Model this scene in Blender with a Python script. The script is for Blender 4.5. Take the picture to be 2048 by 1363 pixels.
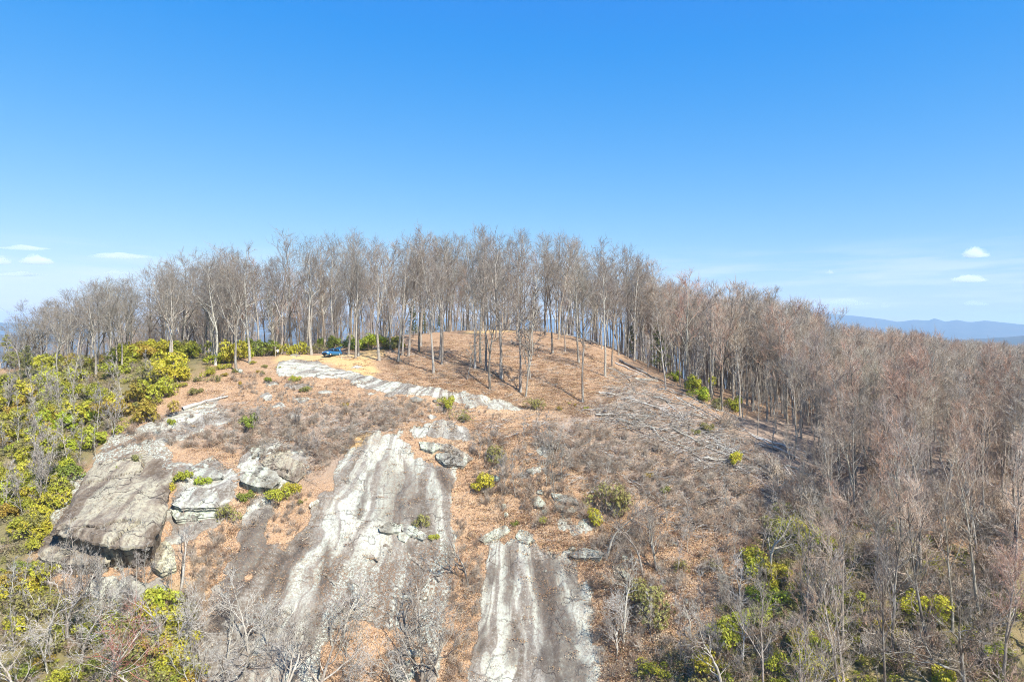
import bpy, bmesh, math, random
import numpy as np
from mathutils import Vector, Matrix

# ------------------------------------------------------------------ camera, sky, sun, exposure
for o in list(bpy.data.objects):
    bpy.data.objects.remove(o)
scene = bpy.context.scene
col = scene.collection
FPX = 2048 * 24.0 / 36.0
CX, CY = 1024.0, 681.5

cam_data = bpy.data.cameras.new('camera')
cam_data.lens = 24.0
cam_data.sensor_width = 36.0
cam_data.clip_start = 0.5
cam_data.clip_end = 60000.0
cam = bpy.data.objects.new('camera', cam_data)
cam.location = (0, 0, 0)
cam.rotation_euler = (math.radians(90), 0, 0)
col.objects.link(cam)
scene.camera = cam

SUN_AZ = math.atan2(0.60, -0.80)      # the sun stands behind the camera and to its right
SUN_EL = math.radians(47)
world = bpy.data.worlds.new('World')
scene.world = world
world.use_nodes = True
wt = world.node_tree
for n in list(wt.nodes):
    wt.nodes.remove(n)
sky = wt.nodes.new('ShaderNodeTexSky')
sky.sky_type = 'NISHITA'
sky.sun_disc = False
sky.sun_elevation = SUN_EL
sky.sun_rotation = SUN_AZ
sky.altitude = 900
sky.air_density = 1.0
sky.dust_density = 0.6
sky.ozone_density = 2.2
# the photograph's tone curve, one channel at a time: deep azure above, pale towards the horizon
sep = wt.nodes.new('ShaderNodeSeparateColor'); comb = wt.nodes.new('ShaderNodeCombineColor')
def chan(src, dst, off, norm, power, gain):
    a = wt.nodes.new('ShaderNodeMath'); a.operation = 'SUBTRACT'; a.inputs[1].default_value = off
    m0 = wt.nodes.new('ShaderNodeMath'); m0.operation = 'MAXIMUM'; m0.inputs[1].default_value = 0.05
    b0 = wt.nodes.new('ShaderNodeMath'); b0.operation = 'DIVIDE'; b0.inputs[1].default_value = norm
    p0 = wt.nodes.new('ShaderNodeMath'); p0.operation = 'POWER'; p0.inputs[1].default_value = power
    g0 = wt.nodes.new('ShaderNodeMath'); g0.operation = 'MULTIPLY'; g0.inputs[1].default_value = gain
    k = wt.links.new
    k(src, a.inputs[0]); k(a.outputs[0], m0.inputs[0]); k(m0.outputs[0], b0.inputs[0]); k(b0.outputs[0], p0.inputs[0]); k(p0.outputs[0], g0.inputs[0]); k(g0.outputs[0], dst)
chan(sep.outputs[0], comb.inputs[0], 1.10, 1.0, 1.2, 0.68)
chan(sep.outputs[1], comb.inputs[1], 0.0, 1.84, 0.95, 1.20)
chan(sep.outputs[2], comb.inputs[2], 0.0, 3.35, 0.20, 3.80)
wbg = wt.nodes.new('ShaderNodeBackground')
wbg.inputs['Strength'].default_value = 0.12
wout = wt.nodes.new('ShaderNodeOutputWorld')
# thin wisps of high cloud low in the sky, the same all round the horizon
geo = wt.nodes.new('ShaderNodeTexCoord')
mapn = wt.nodes.new('ShaderNodeMapping')
mapn.inputs['Scale'].default_value = (5.0, 5.0, 60.0)
wn = wt.nodes.new('ShaderNodeTexNoise')
wn.inputs['Scale'].default_value = 1.0
wn.inputs['Detail'].default_value = 5.0
wn.inputs['Roughness'].default_value = 0.55
wr = wt.nodes.new('ShaderNodeMapRange')
wr.inputs['From Min'].default_value = 0.44
wr.inputs['From Max'].default_value = 0.64
sepw = wt.nodes.new('ShaderNodeSeparateXYZ')
band = wt.nodes.new('ShaderNodeMapRange')
band.inputs['From Min'].default_value = 0.135
band.inputs['From Max'].default_value = 0.04
mulw = wt.nodes.new('ShaderNodeMath'); mulw.operation = 'MULTIPLY'
mixw = wt.nodes.new('ShaderNodeMix'); mixw.data_type = 'RGBA'
mixw.inputs['B'].default_value = (4.7, 4.8, 4.9, 1)
L = wt.links.new
L(geo.outputs['Generated'], mapn.inputs['Vector'])
L(mapn.outputs['Vector'], wn.inputs['Vector'])
L(wn.outputs['Fac'], wr.inputs['Value'])
L(geo.outputs['Generated'], sepw.inputs['Vector'])
L(sepw.outputs['Z'], band.inputs['Value'])
L(wr.outputs['Result'], mulw.inputs[0])
L(band.outputs['Result'], mulw.inputs[1])
L(sky.outputs['Color'], sep.inputs['Color'])
L(comb.outputs['Color'], mixw.inputs['A'])
L(mulw.outputs['Value'], mixw.inputs['Factor'])
L(mixw.outputs['Result'], wbg.inputs['Color'])
L(wbg.outputs['Background'], wout.inputs['Surface'])

sun_data = bpy.data.lights.new('sun', 'SUN')
sun_data.energy = 4.9
sun_data.angle = math.radians(0.53)
sun_data.color = (1.0, 0.95, 0.88)
sun = bpy.data.objects.new('sun', sun_data)
sd = Vector((math.sin(SUN_AZ) * math.cos(SUN_EL), math.cos(SUN_AZ) * math.cos(SUN_EL), math.sin(SUN_EL)))
sun.rotation_euler = sd.to_track_quat('Z', 'Y').to_euler()
sun.location = sd * 300
col.objects.link(sun)

vs = scene.view_settings
vs.view_transform = 'Standard'
vs.look = 'None'
vs.exposure = 0.94
vs.gamma = 1.0
vs.use_curve_mapping = False
scene.cycles.max_bounces = 6
scene.cycles.diffuse_bounces = 3
scene.cycles.glossy_bounces = 2
scene.cycles.transmission_bounces = 4
scene.cycles.transparent_max_bounces = 6
scene.cycles.volume_bounces = 6
scene.cycles.use_denoising = True
scene.cycles.denoiser = 'OPENIMAGEDENOISE'
scene.cycles.denoising_input_passes = 'RGB_ALBEDO_NORMAL'
scene.cycles.denoising_prefilter = 'NONE'
scene.cycles.pixel_filter_type = 'BLACKMAN_HARRIS'
scene.cycles.filter_width = 1.0
scene.cycles.sample_clamp_indirect = 4.0

# ------------------------------------------------------------------ helpers
RNG = np.random.default_rng(11)
random.seed(7)
_T = np.random.default_rng(5).random((256, 256))

def vnoise(x, y, seed=0):
    x = np.asarray(x, float) + seed * 17.31
    y = np.asarray(y, float) + seed * 9.77
    xi = np.floor(x).astype(int); yi = np.floor(y).astype(int)
    fx = x - xi; fy = y - yi
    fx = fx * fx * (3 - 2 * fx); fy = fy * fy * (3 - 2 * fy)
    a = _T[xi & 255, yi & 255]; b = _T[(xi + 1) & 255, yi & 255]
    c = _T[xi & 255, (yi + 1) & 255]; d = _T[(xi + 1) & 255, (yi + 1) & 255]
    return (a + (b - a) * fx) * (1 - fy) + (c + (d - c) * fx) * fy

def fbm(x, y, octv=4, seed=0, gain=0.5):
    s = 0; a = 1; t = 0
    for k in range(octv):
        s = s + a * vnoise(x * 2 ** k, y * 2 ** k, seed + k * 3); t += a; a *= gain
    return s / t * 2 - 1

def mesh_np(name, V, faces):
    """faces: list of int arrays, each (k,3) or (k,4)"""
    V = np.asarray(V, np.float32)
    me = bpy.data.meshes.new(name)
    me.vertices.add(len(V)); me.vertices.foreach_set('co', V.ravel())
    loops = np.concatenate([f.ravel() for f in faces]).astype(np.int32)
    sizes = np.concatenate([np.full(len(f), f.shape[1], np.int32) for f in faces])
    starts = np.concatenate([[0], np.cumsum(sizes)[:-1]]).astype(np.int32)
    me.loops.add(len(loops)); me.loops.foreach_set('vertex_index', loops)
    me.polygons.add(len(sizes)); me.polygons.foreach_set('loop_start', starts)
    me.update(calc_edges=True)
    return me

def smooth(me, on=True):
    me.polygons.foreach_set('use_smooth', np.full(len(me.polygons), on))

def add(name, me, mat=None, parent=None):
    if mat is not None and me is not None and not me.materials:
        me.materials.append(mat)
    o = bpy.data.objects.new(name, me)
    col.objects.link(o)
    if parent is not None:
        o.parent = parent
    return o

def tag(o, label=None, cat=None, group=None, kind=None):
    if label: o['label'] = label
    if cat: o['category'] = cat
    if group: o['group'] = group
    if kind: o['kind'] = kind
    return o

def empty(name, loc=(0, 0, 0)):
    o = bpy.data.objects.new(name, None)
    o.empty_display_size = 0.2
    o.location = loc
    col.objects.link(o)
    return o

# ------------------------------------------------------------------ materials
def mat_new(name):
    m = bpy.data.materials.new(name); m.use_nodes = True
    nt = m.node_tree
    b = nt.nodes['Principled BSDF']
    b.inputs['Roughness'].default_value = 0.85
    b.inputs['Specular IOR Level'].default_value = 0.25
    return m, nt, b

class NT:
    """small node-writing helper"""
    def __init__(s, nt): s.nt = nt
    def n(s, t, **kw):
        nd = s.nt.nodes.new(t)
        for k, v in kw.items(): setattr(nd, k, v)
        return nd
    def link(s, a, b): s.nt.links.new(a, b)
    def noise(s, vec, scale, detail=4, rough=0.6, dist=0.0):
        nd = s.n('ShaderNodeTexNoise')
        nd.inputs['Scale'].default_value = scale; nd.inputs['Detail'].default_value = detail
        nd.inputs['Roughness'].default_value = rough; nd.inputs['Distortion'].default_value = dist
        if vec is not None: s.link(vec, nd.inputs['Vector'])
        return nd.outputs['Fac']
    def rng(s, v, a, b, c=0.0, d=1.0):
        nd = s.n('ShaderNodeMapRange')
        for k, x in zip(('From Min', 'From Max', 'To Min', 'To Max'), (a, b, c, d)): nd.inputs[k].default_value = x
        s.link(v, nd.inputs['Value']); return nd.outputs['Result']
    def math(s, op, a, b):
        nd = s.n('ShaderNodeMath', operation=op)
        for i, x in enumerate((a, b)):
            if isinstance(x, (int, float)): nd.inputs[i].default_value = x
            else: s.link(x, nd.inputs[i])
        return nd.outputs[0]
    def mix(s, f, a, b, blend='MIX'):
        nd = s.n('ShaderNodeMix', data_type='RGBA', blend_type=blend)
        for k, x in (('Factor', f), ('A', a), ('B', b)):
            if isinstance(x, (int, float)): nd.inputs[k].default_value = x
            elif isinstance(x, tuple): nd.inputs[k].default_value = (*x, 1) if len(x) == 3 else x
            else: s.link(x, nd.inputs[k])
        return nd.outputs['Result']
    def ramp(s, v, stops):
        nd = s.n('ShaderNodeValToRGB'); cr = nd.color_ramp
        while len(cr.elements) < len(stops): cr.elements.new(0.5)
        for e, (p, c) in zip(cr.elements, stops):
            e.position = p; e.color = (*c, 1)
        s.link(v, nd.inputs['Fac']); return nd.outputs['Color']
    def attr(s, name, out='Fac'):
        nd = s.n('ShaderNodeAttribute', attribute_name=name); return nd.outputs[out]
    def bump(s, h, strength, dist, bsdf):
        nd = s.n('ShaderNodeBump'); nd.inputs['Strength'].default_value = strength; nd.inputs['Distance'].default_value = dist
        s.link(h, nd.inputs['Height']); s.link(nd.outputs['Normal'], bsdf.inputs['Normal'])
    def obj(s): return s.n('ShaderNodeTexCoord').outputs['Object']

def bark_material(name, fixed=None):
    m, nt, b = mat_new(name); T = NT(nt)
    oi = T.n('ShaderNodeObjectInfo')
    oc = oi.outputs['Color']
    if fixed:
        rgbn = T.n('ShaderNodeRGB'); rgbn.outputs[0].default_value = (*fixed, 1); oc = rgbn.outputs[0]
    co = T.obj()
    mp = T.n('ShaderNodeMapping'); mp.inputs['Scale'].default_value = (1, 1, 0.35)
    T.link(co, mp.inputs['Vector'])
    big = T.noise(mp.outputs['Vector'], 1.1, 4, 0.65)
    fine = T.noise(mp.outputs['Vector'], 9.0, 3, 0.7)
    c1 = T.mix(T.rng(big, 0.45, 0.62), oc, T.mix(0.55, oc, (0.55, 0.55, 0.49)))
    c2 = T.mix(T.rng(fine, 0.35, 0.65, 0.55, 1.25), (0, 0, 0), c1, 'MIX')
    br = T.rng(oi.outputs['Random'], 0, 1, 0.82, 1.15)
    hsn = T.n('ShaderNodeHueSaturation'); T.link(c2, hsn.inputs['Color']); T.link(br, hsn.inputs['Value'])
    T.link(hsn.outputs['Color'], b.inputs['Base Color'])
    T.bump(fine, 0.5, 0.03, b)
    return m

def leaf_material(name, fixed=None):
    m, nt, b = mat_new(name); T = NT(nt)
    oi = T.n('ShaderNodeObjectInfo')
    oc = oi.outputs['Color']
    if fixed:
        rgbn = T.n('ShaderNodeRGB'); rgbn.outputs[0].default_value = (*fixed, 1); oc = rgbn.outputs[0]
    g = T.n('ShaderNodeNewGeometry')
    isl = g.outputs['Random Per Island']
    hsn = T.n('ShaderNodeHueSaturation')
    T.link(oc, hsn.inputs['Color'])
    T.link(T.rng(isl, 0, 1, 0.475, 0.525), hsn.inputs['Hue'])
    T.link(T.rng(isl, 0, 1, 0.55, 1.35), hsn.inputs['Value'])
    T.link(hsn.outputs['Color'], b.inputs['Base Color'])
    b.inputs['Roughness'].default_value = 0.5
    tr = T.n('ShaderNodeBsdfTranslucent'); T.link(hsn.outputs['Color'], tr.inputs['Color'])
    mx = T.n('ShaderNodeMixShader'); mx.inputs[0].default_value = 0.25
    T.link(b.outputs[0], mx.inputs[1]); T.link(tr.outputs[0], mx.inputs[2])
    T.link(mx.outputs[0], nt.nodes['Material Output'].inputs['Surface'])
    return m

def plain(name, colr, rough=0.7, metal=0.0, var=0.0, scale=8.0, spec=0.3):
    m, nt, b = mat_new(name); T = NT(nt)
    b.inputs['Roughness'].default_value = rough; b.inputs['Metallic'].default_value = metal
    b.inputs['Specular IOR Level'].default_value = spec
    if var > 0:
        f = T.noise(T.obj(), scale, 4, 0.6)
        c = T.mix(T.rng(f, 0.3, 0.7), tuple(x * (1 - var) for x in colr), tuple(min(1, x * (1 + var)) for x in colr))
        T.link(c, b.inputs['Base Color'])
        T.bump(f, 0.3, 0.02, b)
    else:
        b.inputs['Base Color'].default_value = (*colr, 1)
    return m

M_BARK = bark_material('bark')
M_TWIG = bark_material('twig')
M_LEAF = leaf_material('evergreen_leaf')

def rock_colour(T, co, streak, cracks=0.5):
    """granite: pale greenish lichen, grey stone and long dark water streaks"""
    st = T.noise(streak, 0.55, 3, 0.5, 0.3)
    sf = T.noise(streak, 2.2, 4, 0.6, 0.2)
    n1 = T.noise(co, 0.30, 6, 0.62)
    n2 = T.noise(co, 2.2, 5, 0.7)
    n3 = T.noise(co, 5.0, 4, 0.8)
    base = T.ramp(n1, [(0.28, (0.165, 0.14, 0.115)), (0.43, (0.245, 0.22, 0.185)), (0.55, (0.32, 0.295, 0.25)), (0.75, (0.39, 0.37, 0.32))])
    lich = T.math('MULTIPLY', T.rng(st, 0.47, 0.55), T.rng(n2, 0.34, 0.52))
    lich = T.math('MULTIPLY', lich, T.rng(sf, 0.36, 0.52, 0.55, 1.0))
    c = T.mix(lich, base, (0.52, 0.535, 0.435))
    dark = T.math('MULTIPLY', T.rng(st, 0.49, 0.39), T.rng(n2, 0.62, 0.42))
    c = T.mix(T.math('MULTIPLY', dark, 0.85), c, (0.125, 0.10, 0.07))
    d2 = T.math('MULTIPLY', T.rng(sf, 0.44, 0.36), T.rng(n1, 0.40, 0.56))
    c = T.mix(T.math('MULTIPLY', d2, 0.45), c, (0.125, 0.105, 0.08))
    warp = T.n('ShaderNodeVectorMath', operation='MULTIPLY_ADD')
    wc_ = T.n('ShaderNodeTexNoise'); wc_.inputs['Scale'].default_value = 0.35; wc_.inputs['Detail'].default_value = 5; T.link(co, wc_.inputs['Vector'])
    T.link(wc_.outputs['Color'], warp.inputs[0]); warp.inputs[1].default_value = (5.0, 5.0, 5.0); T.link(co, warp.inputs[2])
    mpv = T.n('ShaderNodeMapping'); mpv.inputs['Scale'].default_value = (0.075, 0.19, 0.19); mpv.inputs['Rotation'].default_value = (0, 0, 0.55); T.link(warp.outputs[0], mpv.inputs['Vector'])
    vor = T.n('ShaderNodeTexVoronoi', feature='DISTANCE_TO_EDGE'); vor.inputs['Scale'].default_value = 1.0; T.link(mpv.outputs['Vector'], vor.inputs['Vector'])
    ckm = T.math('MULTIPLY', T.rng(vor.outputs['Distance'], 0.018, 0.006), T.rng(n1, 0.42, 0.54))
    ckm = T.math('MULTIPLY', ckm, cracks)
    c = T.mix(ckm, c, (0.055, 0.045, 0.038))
    spots = T.rng(n3, 0.55, 0.63)
    c = T.mix(T.math('MULTIPLY', spots, 0.5), c, (0.13, 0.095, 0.07))
    pale = T.math('MULTIPLY', T.rng(n3, 0.46, 0.38), T.rng(n2, 0.45, 0.57))
    c = T.mix(T.math('MULTIPLY', pale, 0.65), c, (0.47, 0.485, 0.41))
    n2 = T.math('SUBTRACT', n2, T.math('MULTIPLY', ckm, 0.8))
    return c, n2, n3, st

def make_hill_material():
    m, nt, b = mat_new('hillside_ground'); T = NT(nt)
    co = T.obj()
    suv = T.attr('suv', 'Vector')
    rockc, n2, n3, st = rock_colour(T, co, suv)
    stain = T.attr('stain')
    sn = T.math('MULTIPLY', stain, T.rng(n2, 0.74, 0.52, 0.6, 1.0))
    sn = T.math('MULTIPLY', sn, T.rng(n3, 0.70, 0.60, 0.5, 1.0))
    rockc = T.mix(sn, rockc, T.ramp(st, [(0.35, (0.062, 0.05, 0.04)), (0.65, (0.125, 0.10, 0.08))]))
    # leaf litter
    la = T.noise(co, 0.22, 4, 0.6)
    lb = T.noise(co, 3.0, 6, 0.8)
    lc = T.noise(co, 8.0, 4, 0.85)
    lit = T.ramp(la, [(0.25, (0.28, 0.17, 0.09)), (0.5, (0.38, 0.235, 0.125)), (0.75, (0.43, 0.30, 0.175))])
    lit = T.mix(T.rng(lb, 0.49, 0.60, 0, 0.85), lit, (0.13, 0.075, 0.045))
    lit = T.mix(T.rng(lc, 0.53, 0.62, 0, 0.8), lit, (0.62, 0.48, 0.36))
    # brushy pinkish-grey duff
    brush = T.attr('brush')
    du = T.ramp(lb, [(0.3, (0.15, 0.105, 0.075)), (0.5, (0.30, 0.22, 0.155)), (0.72, (0.43, 0.35, 0.27))])
    du = T.mix(T.rng(lc, 0.56, 0.72, 0, 0.6), du, (0.52, 0.46, 0.40))
    c = T.mix(brush, lit, du)
    # dry straw grass
    straw = T.attr('straw')
    sc = T.ramp(lb, [(0.3, (0.36, 0.22, 0.09)), (0.5, (0.56, 0.38, 0.17)), (0.75, (0.66, 0.51, 0.28))])
    c = T.mix(straw, c, sc)
    # mossy, green-brown undergrowth
    moss = T.attr('moss')
    mc = T.ramp(lb, [(0.3, (0.07, 0.06, 0.03)), (0.5, (0.16, 0.15, 0.06)), (0.7, (0.26, 0.22, 0.10))])
    c = T.mix(moss, c, mc)
    # rock with leaves caught on it
    rock = T.attr('rock')
    edge = T.rng(T.math('ADD', rock, T.math('MULTIPLY', T.math('SUBTRACT', n2, 0.5), 0.9)), 0.42, 0.56)
    leafy = T.attr('leafy')
    caught = T.math('MULTIPLY', T.rng(lb, 0.49, 0.55), leafy)
    edge2 = T.math('MULTIPLY', edge, T.math('SUBTRACT', 1.0, T.math('MULTIPLY', caught, 0.95)))
    c = T.mix(edge2, c, rockc)
    T.link(c, b.inputs['Base Color'])
    b.inputs['Roughness'].default_value = 0.92
    h = T.math('ADD', T.math('MULTIPLY', lb, 0.6), T.math('MULTIPLY', lc, 0.4))
    h = T.math('ADD', h, T.math('MULTIPLY', n2, T.math('MULTIPLY', edge2, 1.2)))
    T.bump(h, 0.9, 0.16, b)
    return m

def make_boulder_material():
    m, nt, b = mat_new('granite_boulder'); T = NT(nt)
    co = T.n('ShaderNodeNewGeometry').outputs['Position']
    mp = T.n('ShaderNodeMapping'); mp.inputs['Scale'].default_value = (0.8, 0.16, 0.16)
    T.link(co, mp.inputs['Vector'])
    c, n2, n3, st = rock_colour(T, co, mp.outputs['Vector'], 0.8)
    oi = T.n('ShaderNodeObjectInfo')
    c = T.mix(1.0, c, oi.outputs['Color'], 'MULTIPLY')
    T.link(c, b.inputs['Base Color'])
    b.inputs['Roughness'].default_value = 0.9
    T.bump(T.math('ADD', n2, T.math('MULTIPLY', n3, 0.5)), 0.9, 0.18, b)
    return m

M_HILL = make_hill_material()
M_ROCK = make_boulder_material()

# ------------------------------------------------------------------ the hill: height profiles along lines of sight
def zpx(py, Y): return -(py - CY) / FPX * Y
def prof(front, back):
    a = [(Y, zpx(py, Y)) for py, Y in front]
    y0, z0 = a[0]
    pre = [(-200, z0 - 125), (-60, z0 - 85), (0, z0 - 58), (25, z0 - 42), (45, z0 - 24)]
    return pre + a + back + [(330, back[-1][1] - 45), (420, back[-1][1] - 150), (600, back[-1][1] - 320)]
COLS = [
    (-1100, [(-200, -150), (-60, -120), (0, -95), (30, -65), (50, -48), (80, -36), (110, -27), (140, -24), (180, -40), (280, -90), (420, -200), (600, -330)]),
    (-400, [(-200, -150), (-60, -120), (0, -92), (30, -60), (50, -44), (70, -32), (90, -25), (120, -16), (140, -14), (180, -35), (280, -90), (420, -200), (600, -330)]),
    (0, prof([(1363, 64), (1150, 78), (1000, 90), (850, 108), (765, 122), (728, 135)], [(150, -9), (180, -28), (280, -70)])),
    (300, prof([(1363, 70), (1150, 80), (1000, 89), (850, 104), (760, 118), (722, 130), (702, 141)], [(160, -5), (200, -22), (280, -60)])),
    (550, prof([(1363, 75), (1150, 84), (1000, 92), (850, 105), (760, 119), (722, 130), (708, 142)], [(165, -3.5), (200, -9), (280, -40)])),
    (720, prof([(1363, 77), (1150, 86), (1000, 94), (850, 105), (772, 118), (728, 128), (705, 143)], [(165, 0), (185, 0.5), (220, -5), (280, -30)])),
    (900, prof([(1363, 78), (1150, 86.5), (1000, 94.5), (850, 105), (790, 113), (740, 124), (692, 146), (662, 172)], [(185, 3), (220, -2), (280, -25)])),
    (1050, prof([(1363, 78), (1150, 86.5), (1000, 94.5), (880, 103), (812, 112), (740, 127), (690, 149), (656, 175)], [(190, 3.4), (225, -2), (280, -25)])),
    (1200, prof([(1363, 75), (1150, 84.5), (1000, 93), (880, 103), (802, 113), (742, 127), (705, 143), (675, 162)], [(180, 1.0), (215, -4), (280, -26)])),
    (1350, prof([(1363, 71), (1150, 81.5), (1000, 91), (900, 100), (850, 106), (805, 114), (775, 125), (760, 137)], [(165, -9.5), (200, -15), (280, -30)])),
    (1500, prof([(1363, 67), (1150, 78.5), (1000, 89), (930, 95), (880, 102), (840, 112), (812, 127)], [(165, -13), (220, -16), (280, -22)])),
    (1700, prof([(1363, 65), (1150, 76), (1000, 87), (930, 95), (880, 106), (825, 132)], [(170, -14), (220, -15), (280, -21)])),
    (2048, prof([(1363, 62), (1150, 73), (1000, 84), (930, 94), (880, 110), (835, 145)], [(180, -18), (250, -22), (290, -26)])),
    (2600, [(-200, -150), (-60, -120), (0, -92), (30, -60), (50, -44), (70, -33), (90, -26), (120, -20), (160, -20), (250, -26), (330, -60), (420, -190), (600, -330)]),
    (3300, [(-200, -150), (-60, -120), (0, -95), (30, -65), (50, -48), (80, -38), (110, -32), (150, -30), (250, -38), (420, -200), (600, -330)]),
]
YG = np.arange(-200, 600.1, 1.0)
UG = np.linspace(-1.5, 1.6, 311)
_tab = []
for px, p in COLS:
    p = np.array(p, float)
    _tab.append(np.interp(YG, p[:, 0], p[:, 1]))
_tab = np.array(_tab)
_uc = np.array([(px - CX) / FPX for px, _ in COLS])
ZT = np.array([np.interp(UG, _uc, _tab[:, j]) for j in range(len(YG))]).T     # (u, Y)
def gsm(a, sig, axis):
    k = np.arange(-int(3 * sig), int(3 * sig) + 1); w = np.exp(-0.5 * (k / sig) ** 2); w /= w.sum()
    pad = [(0, 0), (0, 0)]; pad[axis] = (len(k) // 2, len(k) // 2)
    return np.apply_along_axis(lambda v: np.convolve(v, w, 'valid'), axis, np.pad(a, pad, mode='edge'))
ZT = gsm(gsm(ZT, 2.2, 1), 5.0, 0)

def height(x, y):
    x = np.asarray(x, float); y = np.asarray(y, float)
    u = np.clip(x / np.maximum(y, 45.0), UG[0], UG[-1] - 1e-6)
    yc = np.clip(y, YG[0], YG[-1] - 1e-3)
    fu = (u - UG[0]) / (UG[1] - UG[0]); iu = np.floor(fu).astype(int); fu = fu - iu
    iu = np.clip(iu, 0, len(UG) - 2)
    fy = (yc - YG[0]); iy = np.floor(fy).astype(int); fy = fy - iy
    iy = np.clip(iy, 0, len(YG) - 2)
    z = (ZT[iu, iy] * (1 - fu) + ZT[iu + 1, iy] * fu) * (1 - fy) + (ZT[iu, iy + 1] * (1 - fu) + ZT[iu + 1, iy + 1] * fu) * fy
    amp = np.clip((135 - y) / 20, 0.25, 1)
    return z + amp * (0.75 * fbm(x / 9, y / 9, 3, 1) + 0.22 * fbm(x / 2.2, y / 2.2, 3, 2))

_YS = np.arange(42, 330, 0.6)
def hit(px, py):
    """the point where the line of sight through a pixel meets the hill"""
    u = (px - CX) / FPX; v = -(py - CY) / FPX
    z = height(u * _YS, _YS)
    k = np.argmax(z >= v * _YS)
    if not z[k] >= v * _YS[k]:
        return hit(px, py + 3) if py < 1000 else None      # above the brow of the hill: take its brow
    Y = _YS[k]
    if k > 0:
        d0, d1 = z[k - 1] - v * _YS[k - 1], z[k] - v * _YS[k]
        Y = _YS[k - 1] + 0.6 * (-d0) / (d1 - d0 + 1e-9)
    return Vector((u * Y, Y, float(height(u * Y, Y))))
def ground(x, y): return Vector((x, y, float(height(x, y))))
def to_px(p): return (CX + FPX * p[0] / p[1], CY - FPX * p[2] / p[1])

def poly_xy(pts):
    out = []
    for a in pts:
        h = hit(*a)
        if h is None: h = hit(a[0], a[1] + 15)
        out.append((h.x, h.y))
    return np.array(out)
def sdf(x, y, P):
    """signed distance to a polygon, positive inside"""
    d = np.full(x.shape, 1e9); inside = np.zeros(x.shape, bool)
    n = len(P)
    for i in range(n):
        ax, ay = P[i]; bx, by = P[(i + 1) % n]
        ex, ey = bx - ax, by - ay
        wx, wy = x - ax, y - ay
        t = np.clip((wx * ex + wy * ey) / (ex * ex + ey * ey + 1e-9), 0, 1)
        d = np.minimum(d, np.hypot(wx - ex * t, wy - ey * t))
        c = ((ay <= y) & (by > y)) | ((by <= y) & (ay > y))
        with np.errstate(divide='ignore', invalid='ignore'):
            xx = ax + (y - ay) / (by - ay + 1e-12) * ex
        inside ^= c & (x < xx)
    return np.where(inside, d, -d)
def sstep(v, a, b):
    t = np.clip((v - a) / (b - a), 0, 1); return t * t * (3 - 2 * t)

SLAB_A = [(760, 872), (800, 866), (826, 882), (832, 905), (862, 925), (892, 950), (908, 1000), (914, 1050), (918, 1080), (922, 1120), (918, 1180), (908, 1240), (888, 1300), (872, 1400), (410, 1440), (402, 1290), (440, 1190), (500, 1125), (560, 1085), (600, 1038), (625, 1002), (660, 955), (700, 918), (735, 897)]
SLAB_A2 = [(505, 985), (540, 985), (560, 1040), (595, 1050), (560, 1100), (500, 1180), (455, 1290), (402, 1300), (420, 1200), (450, 1110), (480, 1050)]
SLAB_B = [(985, 1083), (1050, 1078), (1092, 1108), (1150, 1122), (1166, 1185), (1202, 1240), (1217, 1290), (1206, 1363), (1200, 1440), (905, 1440), (918, 1363), (935, 1280), (960, 1200), (975, 1150)]
SLAB_C = [(805, 853), (850, 848), (890, 840), (930, 858), (947, 880), (905, 884), (860, 874), (828, 874)]
SLAB_D = [(560, 724), (590, 721), (640, 726), (668, 736), (702, 744), (760, 760), (830, 770), (900, 783), (960, 793), (1000, 799), (1048, 815), (1032, 823), (960, 812), (905, 803), (860, 793), (790, 788), (740, 780), (700, 772), (706, 760), (640, 754), (560, 754), (552, 740)]
OUT_L = [(240, 868), (300, 878), (350, 905), (346, 960), (335, 1010), (310, 1060), (285, 1090), (235, 1135), (85, 1118), (100, 1058), (130, 998), (165, 940), (205, 895)]
OUT_L2 = [(75, 795), (108, 760), (140, 768), (122, 805), (70, 812)]
OUT_L3 = [(150, 1210), (215, 1160), (300, 1165), (340, 1190), (300, 1225), (230, 1245), (160, 1235)]
SPOTS = [(540, 768, 16, 4), (600, 771, 30, 7), (536, 797, 14, 9), (600, 799, 22, 6), (560, 812, 16, 6), (588, 835, 14, 6), (648, 785, 12, 5), (745, 790, 12, 5), (776, 792, 10, 4),
         (420, 822, 26, 9), (395, 835, 16, 5), (640, 752, 22, 6), (950, 812, 18, 4), (985, 818, 14, 4), (712, 735, 14, 3), (590, 713, 10, 3), (1070, 940, 18, 14), (1090, 905, 12, 10),
         (310, 860, 30, 8), (430, 962, 26, 6), (1240, 1080, 12, 8), (1160, 1060, 20, 12), (1130, 1045, 16, 10), (560, 900, 10, 6), (905, 945, 12, 22), (1310, 1230, 16, 8), (1375, 1260, 10, 10),
         (865, 835, 10, 4), (770, 905, 12, 6)]
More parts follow.
